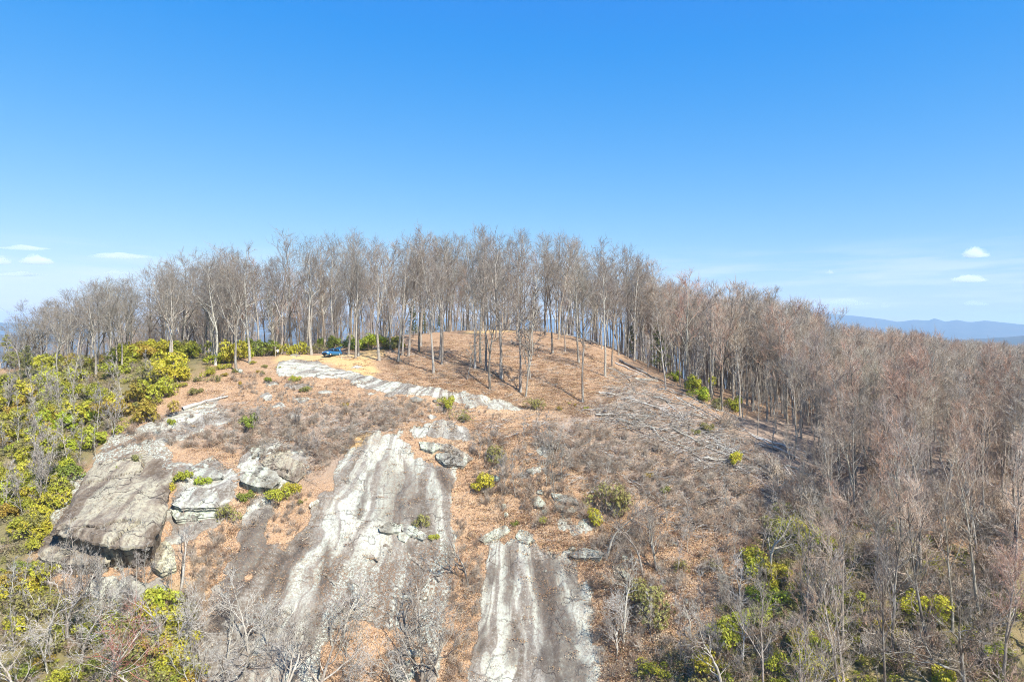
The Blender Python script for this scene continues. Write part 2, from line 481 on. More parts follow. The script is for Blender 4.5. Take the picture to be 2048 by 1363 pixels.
STAIN = [
    [(606, 1075), (618, 1078), (585, 1150), (560, 1230), (540, 1300), (528, 1290), (550, 1200), (580, 1120)],
    [(652, 1090), (664, 1092), (655, 1150), (640, 1230), (622, 1310), (610, 1300), (632, 1200)],
    [(706, 1110), (716, 1112), (704, 1180), (690, 1250), (680, 1240), (694, 1170)],
    [(560, 1110), (572, 1112), (520, 1230), (480, 1330), (466, 1320), (510, 1210)],
    [(742, 905), (752, 908), (738, 980), (722, 1050), (712, 1046), (728, 970)],
    [(812, 1068), (824, 1070), (820, 1105), (812, 1104)],
    [(985, 1110), (996, 1110), (984, 1200), (972, 1300), (958, 1300), (972, 1190)],
    [(1046, 1105), (1108, 1118), (1135, 1200), (1158, 1290), (1184, 1400), (1084, 1400), (1082, 1250), (1064, 1170)],
    [(490, 1062), (530, 1022), (585, 1048), (560, 1092), (512, 1152), (472, 1232), (430, 1292), (418, 1262), (458, 1152)],
    [(1006, 1088), (1030, 1086), (1028, 1150), (1024, 1240), (1036, 1330), (1016, 1340), (1010, 1240), (1012, 1150)],
    [(865, 930), (890, 950), (910, 985), (900, 1000), (880, 970)],
    [(1120, 1125), (1160, 1128), (1166, 1190), (1180, 1220), (1150, 1200), (1130, 1160)],
    [(925, 1340), (932, 1280), (945, 1210), (960, 1195), (950, 1260), (940, 1340)],
]

# grid, fine where the photograph looks closest
def axis(segs):
    out = [segs[0][0]]
    for a, b, s in segs:
        n = max(1, int(round((b - a) / s)))
        out += list(a + (b - a) * (np.arange(1, n + 1) / n))
    return np.array(out)
xs = axis([(-700, -260, 20), (-260, -110, 5), (-110, -70, 1.4), (-70, 40, 0.36), (40, 85, 0.6), (85, 130, 1.6), (130, 300, 6), (300, 700, 20)])
ys = axis([(-200, 20, 10), (20, 56, 3), (56, 64, 0.8), (64, 118, 0.36), (118, 140, 0.45), (140, 185, 0.9), (185, 260, 3), (260, 600, 10)])
GX, GY = np.meshgrid(xs, ys, indexing='ij')
GZ = height(GX, GY)
near = (np.abs(GX) < 130) & (GY > 50) & (GY < 190)
def zone(polys, w=0.8, amp=1.6, ns=4.0, seed=3):
    m = np.full(GX.shape, -1e3)
    for P in polys:
        Q = poly_xy(P)
        m[near] = np.maximum(m[near], sdf(GX[near], GY[near], Q))
    return sstep(m + amp * fbm(GX / ns, GY / ns, 4, seed), -w, w)
spots = []
for cx, cy, rx, ry in SPOTS:
    spots.append([(cx + rx * math.cos(a) * (0.8 + 0.35 * random.random()), cy + ry * math.sin(a) * (0.8 + 0.35 * random.random())) for a in np.linspace(0, 2 * math.pi, 10)[:-1]])
LEDGES = [(345, 925), (450, 930), (470, 960), (445, 1040), (400, 1075), (330, 1090), (335, 1000)]
OUT_UP = [(245, 875), (330, 828), (430, 800), (480, 815), (440, 850), (360, 890), (300, 890)]
LEDGES2 = [(480, 925), (540, 890), (610, 905), (620, 950), (570, 985), (510, 990)]
ROCK = np.maximum.reduce([zone([SLAB_A, SLAB_A2, SLAB_B, OUT_L, OUT_L3, LEDGES, LEDGES2], 1.1, 2.4, 2.4), zone([SLAB_C, OUT_L2] + spots, 0.35, 1.0, 1.8, 9), 0.62 * zone([OUT_UP], 0.8, 2.6, 2.2, 17), zone([SLAB_D], 0.25, 0.45, 1.3, 11)])
# tongues of leaf litter lying on the slab
TONGUE = zone([[(520, 1085), (560, 1035), (600, 1025), (632, 995), (612, 1050), (570, 1085), (530, 1105)], [(640, 1290), (700, 1240), (800, 1250), (850, 1300), (850, 1420), (650, 1420)],
               [(912, 1030), (950, 1070), (958, 1150), (936, 1250), (912, 1350), (898, 1440), (880, 1440), (908, 1250), (918, 1150)],
               [(372, 1140), (430, 1100), (455, 1050), (480, 1040), (440, 1130), (405, 1220), (395, 1300), (370, 1300)]], 0.6, 1.4, 3.0, 21)
ROCK = ROCK * (1 - 0.92 * TONGUE)
STN = np.maximum(0.85 * zone(STAIN, 0.5, 1.1, 2.0, 14), 0.6 * zone([[(770, 925), (830, 940), (865, 1000), (850, 1045), (790, 1055), (755, 1040), (760, 980)]], 1.8, 2.0, 3.0, 16))
STRAW = zone([[(545, 726), (560, 706), (650, 710), (700, 708), (740, 700), (770, 695), (768, 708), (745, 722), (760, 742), (740, 755), (690, 742), (640, 722)],
              [(690, 890), (735, 865), (745, 880), (720, 905), (695, 912)], [(930, 662), (1040, 656), (1040, 664), (930, 668)]], 0.9, 1.2, 3.0, 30)
BRUSH = zone([[(340, 850), (430, 800), (560, 830), (700, 810), (830, 830), (740, 880), (690, 930), (600, 960), (480, 900), (330, 900), (260, 870)],
              [(1100, 850), (1250, 770), (1330, 790), (1480, 880), (1600, 960), (1560, 1080), (1400, 1020), (1250, 960), (1150, 930)], [(1430, 830), (1560, 960), (1560, 1080), (2600, 1150), (2600, 860), (1700, 830)]], 2.0, 2.5, 6.0, 33)
MOSS = zone([[(-300, 800), (0, 750), (130, 715), (300, 695), (440, 700), (410, 735), (310, 795), (230, 860), (150, 940), (90, 1060), (60, 1120), (120, 1200), (380, 1200), (390, 1440), (-300, 1440)],
             [(1500, 1100), (1600, 1010), (1800, 1100), (2048, 1150), (2100, 1440), (1250, 1440), (1290, 1280), (1420, 1250)]], 2.0, 3.0, 6.0, 36)
MOSS *= 0.85
LEAFY = np.clip(0.22 + 0.5 * fbm(GX / 6, GY / 6, 3, 40) + zone([[(640, 1130), (900, 1090), (905, 1250), (850, 1400), (620, 1400), (650, 1260)], OUT_L], 1.5, 1.5, 5, 44) * 0.8, 0, 1)
# streak coordinates fan out from the crown of each slab
def fan(ax, ay):
    dx, dy = GX - ax, ay - GY
    return np.arctan2(dx, np.maximum(dy, 1.0)), np.hypot(dx, dy)
aA, rA = fan(-12.0, 130.0); aB, rB = fan(0.5, 101.0)
wB = sstep(GX + 0.12 * (GY - 80), -6.0, -4.5) * (GY < 92)
S = np.where(wB > 0.5, aB * 22.0 * 0.9, aA * 40.0 * 0.75 + 50); Tt = np.where(wB > 0.5, rB, rA) * 0.045
S = S + 1.5 * fbm(GX / 5.0, GY / 5.0, 3, 90) + 0.45 * fbm(GX / 1.3, GY / 1.3, 3, 93)
Tt = Tt + 0.35 * fbm(GX / 3.0, GY / 3.0, 3, 96)
SUV = np.stack([S, Tt, GZ * 0.02], -1)
# relief: rock stands proud, with stepped ledges; cracks cut in
steps = fbm(GX / 3.3 + 0.3 * GY / 3.3, GY / 2.0, 4, 50)
ledge = np.round(steps * 5) / 5
GZ = GZ + ROCK * (0.30 + 0.62 * ledge + 0.10 * fbm(GX / 0.9, GY / 0.9, 3, 53)) + (1 - ROCK) * near * 0.10 * fbm(GX / 0.8, GY / 0.8, 3, 55)
crack = np.abs(fbm((GX + 0.7 * GY) / 7.0, (GY - 0.5 * GX) / 3.0, 3, 60))
CRACK = sstep(crack, 0.03, 0.0)
GZ = GZ - ROCK * 0.6 * CRACK
nx, ny = GX.shape
idx = np.arange(nx * ny).reshape(nx, ny)
F = np.stack([idx[:-1, :-1], idx[1:, :-1], idx[1:, 1:], idx[:-1, 1:]], -1).reshape(-1, 4)
me = mesh_np('hillside', np.stack([GX, GY, GZ], -1).reshape(-1, 3), [F])
smooth(me)
for nm, arr in (('rock', ROCK), ('stain', STN), ('straw', STRAW), ('brush', BRUSH), ('moss', MOSS), ('leafy', LEAFY)):
    me.attributes.new(nm, 'FLOAT', 'POINT').data.foreach_set('value', arr.astype(np.float32).ravel())
me.attributes.new('suv', 'FLOAT_VECTOR', 'POINT').data.foreach_set('vector', SUV.astype(np.float32).ravel())
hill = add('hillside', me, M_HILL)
tag(hill, 'steep hill with granite slabs, orange leaf litter and a straw-coloured clearing on top', kind='structure')

def mask_at(arr, x, y):
    i = np.clip(np.searchsorted(xs, x), 0, nx - 1); j = np.clip(np.searchsorted(ys, y), 0, ny - 1)
    return arr[i, j]

# ------------------------------------------------------------------ valley floor and far mountains
def ring_mesh(name, r_list, az, hfun, mat):
    V = []; 
    R, A = np.meshgrid(r_list, az, indexing='ij')
    X = R * np.sin(A); Yy = R * np.cos(A)
    Z = hfun(R, A, X, Yy)
    n, k = R.shape
    id_ = np.arange(n * k).reshape(n, k)
    nxt = np.roll(id_, -1, axis=1)
    Fq = np.stack([id_[:-1], nxt[:-1], nxt[1:], id_[1:]], -1).reshape(-1, 4)
    me_ = mesh_np(name, np.stack([X, Yy, Z], -1).reshape(-1, 3), [Fq]); smooth(me_)
    return add(name, me_, mat)
m, nt, b = mat_new('wooded_valley'); T = NT(nt)
f = T.noise(T.obj(), 0.004, 6, 0.65); f2 = T.noise(T.obj(), 0.03, 4, 0.7)
c = T.ramp(f, [(0.3, (0.045, 0.055, 0.04)), (0.55, (0.09, 0.075, 0.06)), (0.75, (0.12, 0.10, 0.075))])
c = T.mix(T.rng(f2, 0.4, 0.7), c, (0.05, 0.045, 0.04)); T.link(c, b.inputs['Base Color'])
M_VAL = m
valley = ring_mesh('valley_ground', np.array([120, 400, 900, 1600, 2600, 4000, 6000, 9000, 12800]), np.linspace(-math.pi, math.pi, 181)[:-1],
                   lambda R, A, X, Y: -270 + 35 * fbm(X / 900, Y / 900, 4, 70), M_VAL)
tag(valley, kind='structure')
FARP = np.array([(-700, 640), (-300, 632), (0, 645), (200, 650), (400, 640), (700, 632), (1000, 640), (1200, 636), (1400, 628), (1560, 620), (1600, 620), (1618, 621), (1663, 628), (1707, 631), (1767, 638), (1796, 643.5), (1829, 639), (1856, 641), (1869, 636), (1891, 643), (1915, 639), (1939, 644.5), (1971, 640.5), (2010, 645), (2048, 649), (2300, 640), (2700, 632)])
def far_h(R, A, X, Y):
    u = np.tan(np.clip(A, -0.95, 0.95)); px = CX + FPX * u
    crest = (CY - np.interp(px, FARP[:, 0], FARP[:, 1])) / FPX * 10800 * np.cos(np.clip(A, -0.95, 0.95))
    side = np.abs(A) > 0.95
    crest = np.where(side, 330 + 90 * fbm(A * 6, A * 0 + 3, 4, 80), crest)
    t = np.clip(1 - np.abs(R - 10800) / np.where(R < 10800, 3000, 2000), 0, 1)
    spur = fbm(X / 700, Y / 700, 4, 82)
    prof_ = t ** 1.05
    return -290 + (crest + 290) * prof_ + spur * 170 * prof_ * (1 - prof_) * 1.6
mts = ring_mesh('far_mountains', np.concatenate([np.linspace(7600, 10800, 30), np.linspace(10950, 12700, 8)]), np.linspace(-math.pi, math.pi, 1101)[:-1], far_h, M_VAL)
tag(mts, kind='structure')
def near_h(R, A, X, Y):
    u = np.tan(np.clip(A, -0.95, 0.95)); px = CX + FPX * u
    top = 671 + 4 * np.sin(px / 130.0) + 5 * fbm(px / 90, px * 0, 3, 85) + np.clip((1820 - px) / 25, 0, 7)
    top = np.where(px < 900, 668 + 5 * np.sin(px / 150), top)
    crest = (CY - top) / FPX * 5600
    t = np.clip(1 - np.abs(R - 5600) / 1300, 0, 1)
    return -290 + (crest + 290) * t ** 0.9 + fbm(X / 420, Y / 420, 4, 87) * 100 * t * (1 - t)
nh = ring_mesh('wooded_foothills', np.linspace(4300, 6900, 22), np.linspace(-math.pi, math.pi, 901)[:-1], near_h, M_VAL)
tag(nh, kind='structure')

# ------------------------------------------------------------------ tubes: trunks, limbs, twigs, logs
def tube_mesh(name, paths, mat, smooth_on=True):
    """paths: list of (points, radii, sides)"""
    groups = {}
    for P, R, s in paths:
        groups.setdefault((len(P), s), []).append((P, R))
    Vs, Fs, off = [], [], 0
    for (n, s), items in groups.items():
        P = np.array([[tuple(q) for q in it[0]] for it in items], float)
        R = np.array([it[1] for it in items], float)
        m_ = len(items)
        tan = np.gradient(P, axis=1)
        tan /= np.linalg.norm(tan, axis=2, keepdims=True) + 1e-9
        mean = P[:, -1] - P[:, 0]
        ref = np.where((np.abs(mean[:, 2]) > 0.7 * np.linalg.norm(mean, axis=1))[:, None], np.array([[1.0, 0.13, 0]]), np.array([[0.05, 0.02, 1.0]]))
        a = np.cross(tan, ref[:, None, :]); a /= np.linalg.norm(a, axis=2, keepdims=True) + 1e-9
        b_ = np.cross(tan, a)
        th = np.arange(s) * 2 * math.pi / s
        ring = P[:, :, None, :] + R[:, :, None, None] * (np.cos(th)[None, None, :, None] * a[:, :, None, :] + np.sin(th)[None, None, :, None] * b_[:, :, None, :])
        Vs.append(ring.reshape(-1, 3))
        base = off + np.arange(m_)[:, None, None] * (n * s)
        i = np.arange(n - 1)[None, :, None] * s; j = np.arange(s)[None, None, :]; j2 = (j + 1) % s
        q = np.stack([base + i + j, base + i + j2, base + i + s + j2, base + i + s + j], -1).reshape(-1, 4)
        Fs.append(q); off += m_ * n * s
    me_ = mesh_np(name, np.concatenate(Vs), Fs)
    if smooth_on: smooth(me_)
    if mat: me_.materials.append(mat)
    return me_

def ortho(d):
    a = d.cross(Vector((0.31, 0.17, 1.0)) if abs(d.z) < 0.9 else Vector((1, 0.2, 0)))
    a.normalize(); return a, d.cross(a)

def grow(rnd, p, d, L_, r, n, wander, trop, tip):
    pts, rad = [p.copy()], [r]
    step = L_ / n
    d = d.normalized()
    for k in range(n):
        d = d + Vector((rnd.gauss(0, wander), rnd.gauss(0, wander), rnd.gauss(0, wander) + trop))
        d.normalize()
        p = p + d * step
        pts.append(p.copy()); rad.append(r + (tip - r) * ((k + 1) / n) ** 0.9)
    return pts, rad

def along(pts, t):
    f_ = t * (len(pts) - 1); i = min(int(f_), len(pts) - 2); f_ -= i
    return pts[i].lerp(pts[i + 1], f_), (pts[i + 1] - pts[i]).normalized(), i, f_

STYLES = {
    'tall':   dict(bole=0.40, n1=13, a1=(0.45, 0.85), L1=0.26, wt=0.028, w=0.13, trop=0.09, n2=6, n3=4, n4=2, topfrac=0.93),
    'oak':    dict(bole=0.36, n1=11, a1=(0.55, 1.05), L1=0.34, wt=0.05, w=0.17, trop=0.06, n2=6, n3=4, n4=2, topfrac=0.88),
    'spread': dict(bole=0.26, n1=8, a1=(0.6, 1.25), L1=0.46, wt=0.11, w=0.21, trop=0.06, n2=5, n3=3, n4=2, topfrac=0.82),
    'forest': dict(bole=0.36, n1=12, a1=(0.35, 0.75), L1=0.27, wt=0.045, w=0.13, trop=0.10, n2=5, n3=4, n4=2, topfrac=0.95),
    'sapling': dict(bole=0.25, n1=10, a1=(0.4, 0.8), L1=0.24, wt=0.05, w=0.15, trop=0.08, n2=5, n3=4, n4=0, topfrac=0.96),
}
def gen_tree(seed, H, r0, style, fork=0.0):
    rnd = random.Random(seed); S_ = STYLES[style]
    wood, twig = [], []
    k = H / 20.0
    lean = Vector((rnd.gauss(0, S_['wt']), rnd.gauss(0, S_['wt']), 1))
    pts, rad = grow(rnd, Vector((0, 0, -0.5)), lean, H * S_['topfrac'] + 0.5, r0, 14, S_['wt'], 0.02, max(0.02, r0 * 0.12))
    rad[0] *= 1.35; rad[1] *= 1.04
    wood.append((pts, rad, 8))
    stems = [(pts, rad, S_['bole'], S_['n1'])]
    if rnd.random() < fork:
        q, dd, i, f_ = along(pts, S_['bole'] * rnd.uniform(0.75, 1.05))
        a, b_ = ortho(dd); th = rnd.uniform(0, 6.28)
        dd = dd + (a * math.cos(th) + b_ * math.sin(th)) * rnd.uniform(0.35, 0.6)
        L_ = H * (1 - S_['bole']) * rnd.uniform(0.75, 0.95)
        p2, r2 = grow(rnd, q, dd, L_, rad[i] * 0.75, 9, S_['wt'] * 1.8, 0.05, 0.02)
        wood.append((p2, r2, 7)); stems.append((p2, r2, 0.25, int(S_['n1'] * 0.75)))
    for sp, sr, bole, n1 in stems:
        ph = rnd.uniform(0, 6.28)
        for c_ in range(n1):
            t = bole + (1 - bole) * ((c_ + rnd.uniform(0.0, 0.8)) / n1)
            q, dd, i, f_ = along(sp, min(t, 0.995))
            a, b_ = ortho(dd); ph += 2.4 + rnd.gauss(0, 0.35)
            ang = rnd.uniform(*S_['a1']) * (1.0 - 0.35 * (t - bole))
            d1 = dd * math.cos(ang) + (a * math.cos(ph) + b_ * math.sin(ph)) * math.sin(ang)
            L1 = H * S_['L1'] * (1.0 - 0.62 * (t - bole) / (1 - bole)) * rnd.uniform(0.65, 1.15)
            if c_ < 2 and rnd.random() < 0.5: L1 *= 0.55
            r1 = min(sr[i] * 0.68, 0.014 + L1 * 0.022)
            p1, rr1 = grow(rnd, q, d1, L1, r1, 6, S_['w'], S_['trop'], 0.014)
            wood.append((p1, rr1, 5))
            for c2 in range(S_['n2']):
                t2 = 0.25 + 0.75 * (c2 + rnd.uniform(0.1, 0.9)) / S_['n2']
                q2, dd2, i2, _ = along(p1, min(t2, 0.99))
                a, b_ = ortho(dd2); th = rnd.uniform(0, 6.28); ang = rnd.uniform(0.5, 1.0)
                d2 = dd2 * math.cos(ang) + (a * math.cos(th) + b_ * math.sin(th)) * math.sin(ang)
                L2 = (L1 * 0.50 * (1.1 - 0.45 * t2) + 0.45 * k) * rnd.uniform(0.6, 1.3)
                p2, r2 = grow(rnd, q2, d2, L2, min(rr1[i2] * 0.7, 0.018 + L2 * 0.019), 5, S_['w'], S_['trop'], 0.013)
                twig.append((p2, r2, 4))
                for c3 in range(S_['n3']):
                    t3 = 0.2 + 0.8 * (c3 + rnd.uniform(0.1, 0.9)) / S_['n3']
                    q3, dd3, i3, _ = along(p2, min(t3, 0.99))
                    a, b_ = ortho(dd3); th = rnd.uniform(0, 6.28); ang = rnd.uniform(0.45, 0.9)
                    d3 = dd3 * math.cos(ang) + (a * math.cos(th) + b_ * math.sin(th)) * math.sin(ang)
                    L3 = (L2 * 0.52 * (1.1 - 0.4 * t3) + 0.40 * k) * rnd.uniform(0.6, 1.35)
                    p3, r3 = grow(rnd, q3, d3, L3, 0.024, 3, S_['w'], S_['trop'] * 1.3, 0.008)
                    twig.append((p3, r3, 3))
                    for c4 in range(S_['n4']):
                        q4, dd4, _, _ = along(p3, rnd.uniform(0.25, 0.98))
                        a, b_ = ortho(dd4); th = rnd.uniform(0, 6.28); ang = rnd.uniform(0.35, 0.8)
                        d4 = dd4 * math.cos(ang) + (a * math.cos(th) + b_ * math.sin(th)) * math.sin(ang)
                        d4.z += 0.15
                        L4 = rnd.uniform(0.35, 0.95) * (0.6 + 0.4 * k)
                        twig.append(([q4, q4 + d4.normalized() * L4], [0.013, 0.005], 3))
    return tube_mesh('trunk', wood, M_BARK), tube_mesh('crown', twig, M_TWIG)

PROTO = {}
def proto(kind, n, H, r0, style, fork, seed):
    PROTO[kind] = [(H,) + gen_tree(seed + i * 7, H, r0, style, fork) for i in range(n)]
proto('tall', 6, 24.0, 0.25, 'tall', 0.4, 100)
proto('oak', 6, 22.0, 0.29, 'oak', 0.7, 200)
proto('spread', 4, 11.5, 0.22, 'spread', 0.8, 300)
proto('forest', 6, 17.0, 0.18, 'forest', 0.4, 400)
proto('sapling', 5, 7.0, 0.065, 'sapling', 0.5, 500)

def tree(kind, pos, H, rz=None, var=None, lean=(0, 0), wood_col=(0.33, 0.30, 0.26), twig_col=(0.25, 0.205, 0.175), label='', group=None, name='bare_tree', cat='tree', wide=1.0):
    lst = PROTO[kind]
    var = random.randrange(len(lst)) if var is None else var
    H0, mt, mc = lst[var]
    root = empty(name, (pos[0], pos[1], pos[2] - 0.05))
    s = H / H0
    root.scale = (s * wide, s * wide, s)
    root.rotation_euler = (lean[0], lean[1], random.uniform(0, 6.28) if rz is None else rz)
    t_ = bpy.data.objects.new('trunk', mt); col.objects.link(t_); t_.parent = root; t_.color = (*wood_col, 1)
    c_ = bpy.data.objects.new('crown', mc); col.objects.link(c_); c_.parent = root; c_.color = (*twig_col, 1)
    tag(root, label, cat, group)
    return root

def jit(c, a=0.12):
    f_ = 1 + random.uniform(-a, a)
    return tuple(max(0.01, x * f_ * (1 + random.uniform(-a * 0.3, a * 0.3))) for x in c)
GREY = (0.30, 0.255, 0.20); DARK = (0.14, 0.115, 0.09); PALE = (0.42, 0.375, 0.30); TAN = (0.31, 0.24, 0.17)
TW_GREY = (0.25, 0.205, 0.155); TW_BROWN = (0.275, 0.205, 0.145); TW_RED = (0.31, 0.19, 0.13); TW_LILAC = (0.22, 0.18, 0.145)

ENV = np.array([(-300, 700), (0, 655), (40, 625), (75, 600), (130, 576), (200, 560), (260, 545), (330, 528), (400, 505), (450, 490), (500, 482), (560, 458), (600, 456), (640, 480), (720, 466), (800, 463), (900, 450), (1000, 452), (1060, 475), (1110, 468), (1170, 475), (1240, 490), (1300, 527), (1400, 562), (1500, 575), (1600, 606), (1650, 640), (1700, 652), (1800, 658), (1900, 680), (2048, 690), (2600, 700)], float)
def env(px): return float(np.interp(px, ENV[:, 0], ENV[:, 1]))
class Placed(dict):
    """feet of the trees so far, by 5 m squares"""
    def append(self, p): self.setdefault((int(p[0] // 5), int(p[1] // 5)), []).append(p)
placed = Placed()
def free(p, dmin):
    i, j = int(p[0] // 5), int(p[1] // 5)
    for a in (-1, 0, 1):
        for b_ in (-1, 0, 1):
            for q in placed.get((i + a, j + b_), ()):
                if (p[0] - q[0]) ** 2 + (p[1] - q[1]) ** 2 < dmin * dmin: return False
    return True
def h_for(p, top_py): return (CY - top_py) / FPX * p[1] - p[2]

BNAME = {GREY: 'grey-barked', DARK: 'dark-barked', PALE: 'pale-barked', TAN: 'tan-barked'}
def in_poly(px, py, P):
    c = False; n = len(P)
    for i in range(n):
        (x1, y1), (x2, y2) = P[i], P[(i + 1) % n]
        if (y1 > py) != (y2 > py) and px < (x2 - x1) * (py - y1) / (y2 - y1) + x1: c = not c
    return c
def rand_in(P):
    x0, x1 = min(a[0] for a in P), max(a[0] for a in P); y0, y1 = min(a[1] for a in P), max(a[1] for a in P)
    while True:
        px, py = random.uniform(x0, x1), random.uniform(y0, y1)
        if in_poly(px, py, P): return px, py
# trees one can pick out: (pixel of the foot, pixel row of the top, kind, bark, label)
SLOPE = 'tall bare tree with a clean grey trunk standing on the open leaf-covered slope'
PICK = [
    (500, 726, 482, 'oak', PALE, 'pale forked bare tree at the edge of the yellow shrubs and the clearing'),
    (552, 713, 575, 'sapling', PALE, 'slim pale bare tree beside the standing person'),
    (585, 704, 455, 'oak', DARK, 'tall dark-barked bare tree with a wide crown behind the yellow-green bush'),
    (623, 709, 470, 'oak', PALE, 'pale bare tree with a curved bole next to the blue car'),
    (697, 709, 470, 'tall', GREY, 'grey bare tree rising behind the low wooden bench'),
    (711, 716, 480, 'tall', PALE, 'slim pale bare tree just past the end of the wooden bench'),
    (717, 712, 468, 'tall', DARK, 'dark bare tree standing close behind a slim pale tree'),
    (759, 720, 475, 'oak', PALE, 'leaning pale bare tree where the straw track leaves the clearing'),
    (781, 699, 470, 'tall', GREY, SLOPE), (797, 723, 468, 'tall', PALE, 'whitish bare tree with a flared foot on the leaf slope'),
    (805, 711, 480, 'forest', GREY, SLOPE), (816, 713, 462, 'oak', GREY, SLOPE), (838, 704, 465, 'tall', TAN, SLOPE),
    (867, 746, 470, 'tall', PALE, 'pale bare tree with a flared root foot above the long rock band'),
    (880, 720, 455, 'oak', GREY, SLOPE), (884, 728, 460, 'tall', GREY, SLOPE),
    (934, 759, 655, 'sapling', PALE, 'small pale bare sapling with a crooked side branch above the rock band'),
    (950, 736, 470, 'tall', PALE, SLOPE), (961, 726, 452, 'tall', GREY, SLOPE), (972, 741, 458, 'tall', GREY, SLOPE),
    (980, 777, 540, 'oak', DARK, 'dark short-crowned bare tree just above the long rock band'),
    (1003, 757, 452, 'oak', GREY, SLOPE), (1041, 783, 495, 'tall', GREY, SLOPE),
    (1051, 792, 560, 'sapling', PALE, 'slender pale bare tree at the lower edge of the leaf slope'),
    (1062, 756, 585, 'sapling', GREY, 'leaning grey sapling on the leaf slope'),
    (1105, 706, 470, 'tall', DARK, SLOPE), (1130, 703, 560, 'forest', GREY, SLOPE), (1158, 726, 480, 'tall', GREY, SLOPE),
    (1166, 804, 535, 'tall', DARK, 'lone dark bare tree with a long shadow low on the leaf slope'),
    (1210, 752, 490, 'tall', PALE, SLOPE), (1224, 733, 500, 'tall', TAN, SLOPE),
    (1331, 778, 600, 'forest', PALE, 'slim whitish bare tree beside the heap of felled trunks'),
    (1395, 745, 640, 'sapling', PALE, 'pale leaning sapling at the forest edge'),
    (1480, 790, 640, 'spread', GREY, 'many-stemmed bare tree behind the bright green shrubs at the forest edge'),
    # gnarled trees on and below the slabs
    (645, 1400, 1160, 'spread', PALE, 'gnarled pale bare tree at the foot of the wide granite slab'),
    (835, 1405, 1125, 'spread', GREY, 'gnarled grey bare tree with dark limbs growing on the leaf-strewn slab'),
    (565, 1440, 1200, 'spread', PALE, 'pale crooked bare tree below the brown-streaked rock'),
    (935, 1170, 1035, 'spread', DARK, 'squat dark gnarled tree in the gully between the two slabs'),
    (1212, 1117, 962, 'spread', PALE, 'pale slim forked bare tree beside a dark ledge above the streaked slab'),
    (1288, 1152, 990, 'spread', GREY, 'grey bare tree growing just above a large olive shrub'),
    (1316, 1138, 985, 'spread', PALE, 'forked pale bare tree on orange litter uphill of an olive shrub'),
    (1255, 1205, 1065, 'spread', DARK, 'dark crooked bare tree reaching over the streaked slab'),
    (362, 1185, 1010, 'spread', PALE, 'whitish twisted bare tree in front of the rock overhang gap'),
    (140, 1300, 1075, 'spread', GREY, 'crooked grey bare tree below the big rock overhang'),
    (225, 1430, 1180, 'spread', PALE, 'leaning bare tree with reddish buds in the thicket under the outcrop'),
    (290, 1440, 1225, 'spread', PALE, 'whitish many-limbed bare tree in the thicket below the outcrop'),
    (40, 1440, 1220, 'spread', GREY, 'thin grey bare tree in the lowest part of the shrub thicket'),
    (1445, 1400, 1190, 'spread', PALE, 'pale bare tree on orange litter at the foot of the hill'),
    (1532, 1410, 1140, 'forest', GREY, 'grey bare tree leaning out of the laurel thicket'),
    (1612, 1285, 1000, 'forest', DARK, 'straight dark bare tree standing in the laurel thicket'),
    (1690, 1400, 1090, 'forest', GREY, 'curved grey bare tree rising from the laurel thicket'),
    (1770, 1420, 1080, 'forest', DARK, 'dark forked bare tree at the edge of the laurel thicket'),
    (1925, 1400, 1120, 'spread', DARK, 'stout dark bare tree dividing into pale limbs low down'),
    (1545, 1150, 985, 'spread', PALE, 'bare tree with a hooked white limb above the laurel thicket'),
    (1110, 1010, 875, 'sapling', GREY, 'slender bare tree among the pale ledges'),
]
for px, py, top, kind, bc, lab in PICK:
    p = hit(px, py)
    h = h_for(p, top + (8 if kind in ('tall', 'oak') else 0)); placed.append(p)
    tw = random.choice([TW_GREY, TW_BROWN, TW_LILAC])
    if 'reddish' in lab: tw = (0.34, 0.13, 0.09)
    g_ = 'trees on the open leaf slope' if lab == SLOPE else None
    tree(kind, p, h, wood_col=jit(bc, 0.08), twig_col=jit(tw), label=lab, group=g_, lean=(random.gauss(0, 0.03), random.gauss(0, 0.03)), wide={'sapling': 0.9, 'spread': 1.0}.get(kind, 0.95))
n_tree = len(PICK)

# the stand behind the clearing and over the summit
def in_clear(p):
    x, y = to_px(p)
    return (540 < x < 780 and 700 < y) or (STRAW[np.searchsorted(xs, p[0]) - 1, np.searchsorted(ys, p[1]) - 1] > 0.4)
cand = []
tries = 0
while len(cand) < 92 and tries < 6000:
    tries += 1
    u = random.uniform(-0.54, 0.25); Y = random.uniform(140, 200)
    p = ground(u * Y, Y); x, y = to_px(p)
    if Y < 146 and 520 < x < 800: continue
    if 860 < x < 1180 and Y < 158: continue
    if x > 1180 and Y < 150: continue
    if not free(p, 3.0): continue
    h = h_for(p, env(x) + random.choice([0, 0, 1, 1.6]) * random.uniform(4, 42))
    if h < 6: continue
    if h > 27: h = random.uniform(22, 27)
    placed.append(p); cand.append(p)
    kind = 'tall' if x > 470 else 'oak'
    if random.random() < 0.3: kind = 'oak' if kind == 'tall' else 'tall'
    if h < 13: kind = 'spread' if random.random() < 0.6 else 'forest'
    bc = random.choice([GREY, GREY, TAN, DARK, PALE])
    lab, g_ = (BNAME[bc] + ' bare tree in the leafless stand covering the summit beyond the clearing', BNAME[bc] + ' trees of the summit stand') if x > 470 else (BNAME[bc] + ' bare tree in the leafless wood along the ridge behind the yellow-green shrubs', BNAME[bc] + ' trees along the ridge behind the shrubs')
    tree(kind, p, h, wood_col=jit(bc, 0.1), twig_col=jit(random.choice([TW_GREY, TW_BROWN, TW_LILAC])), label=lab, group=g_)
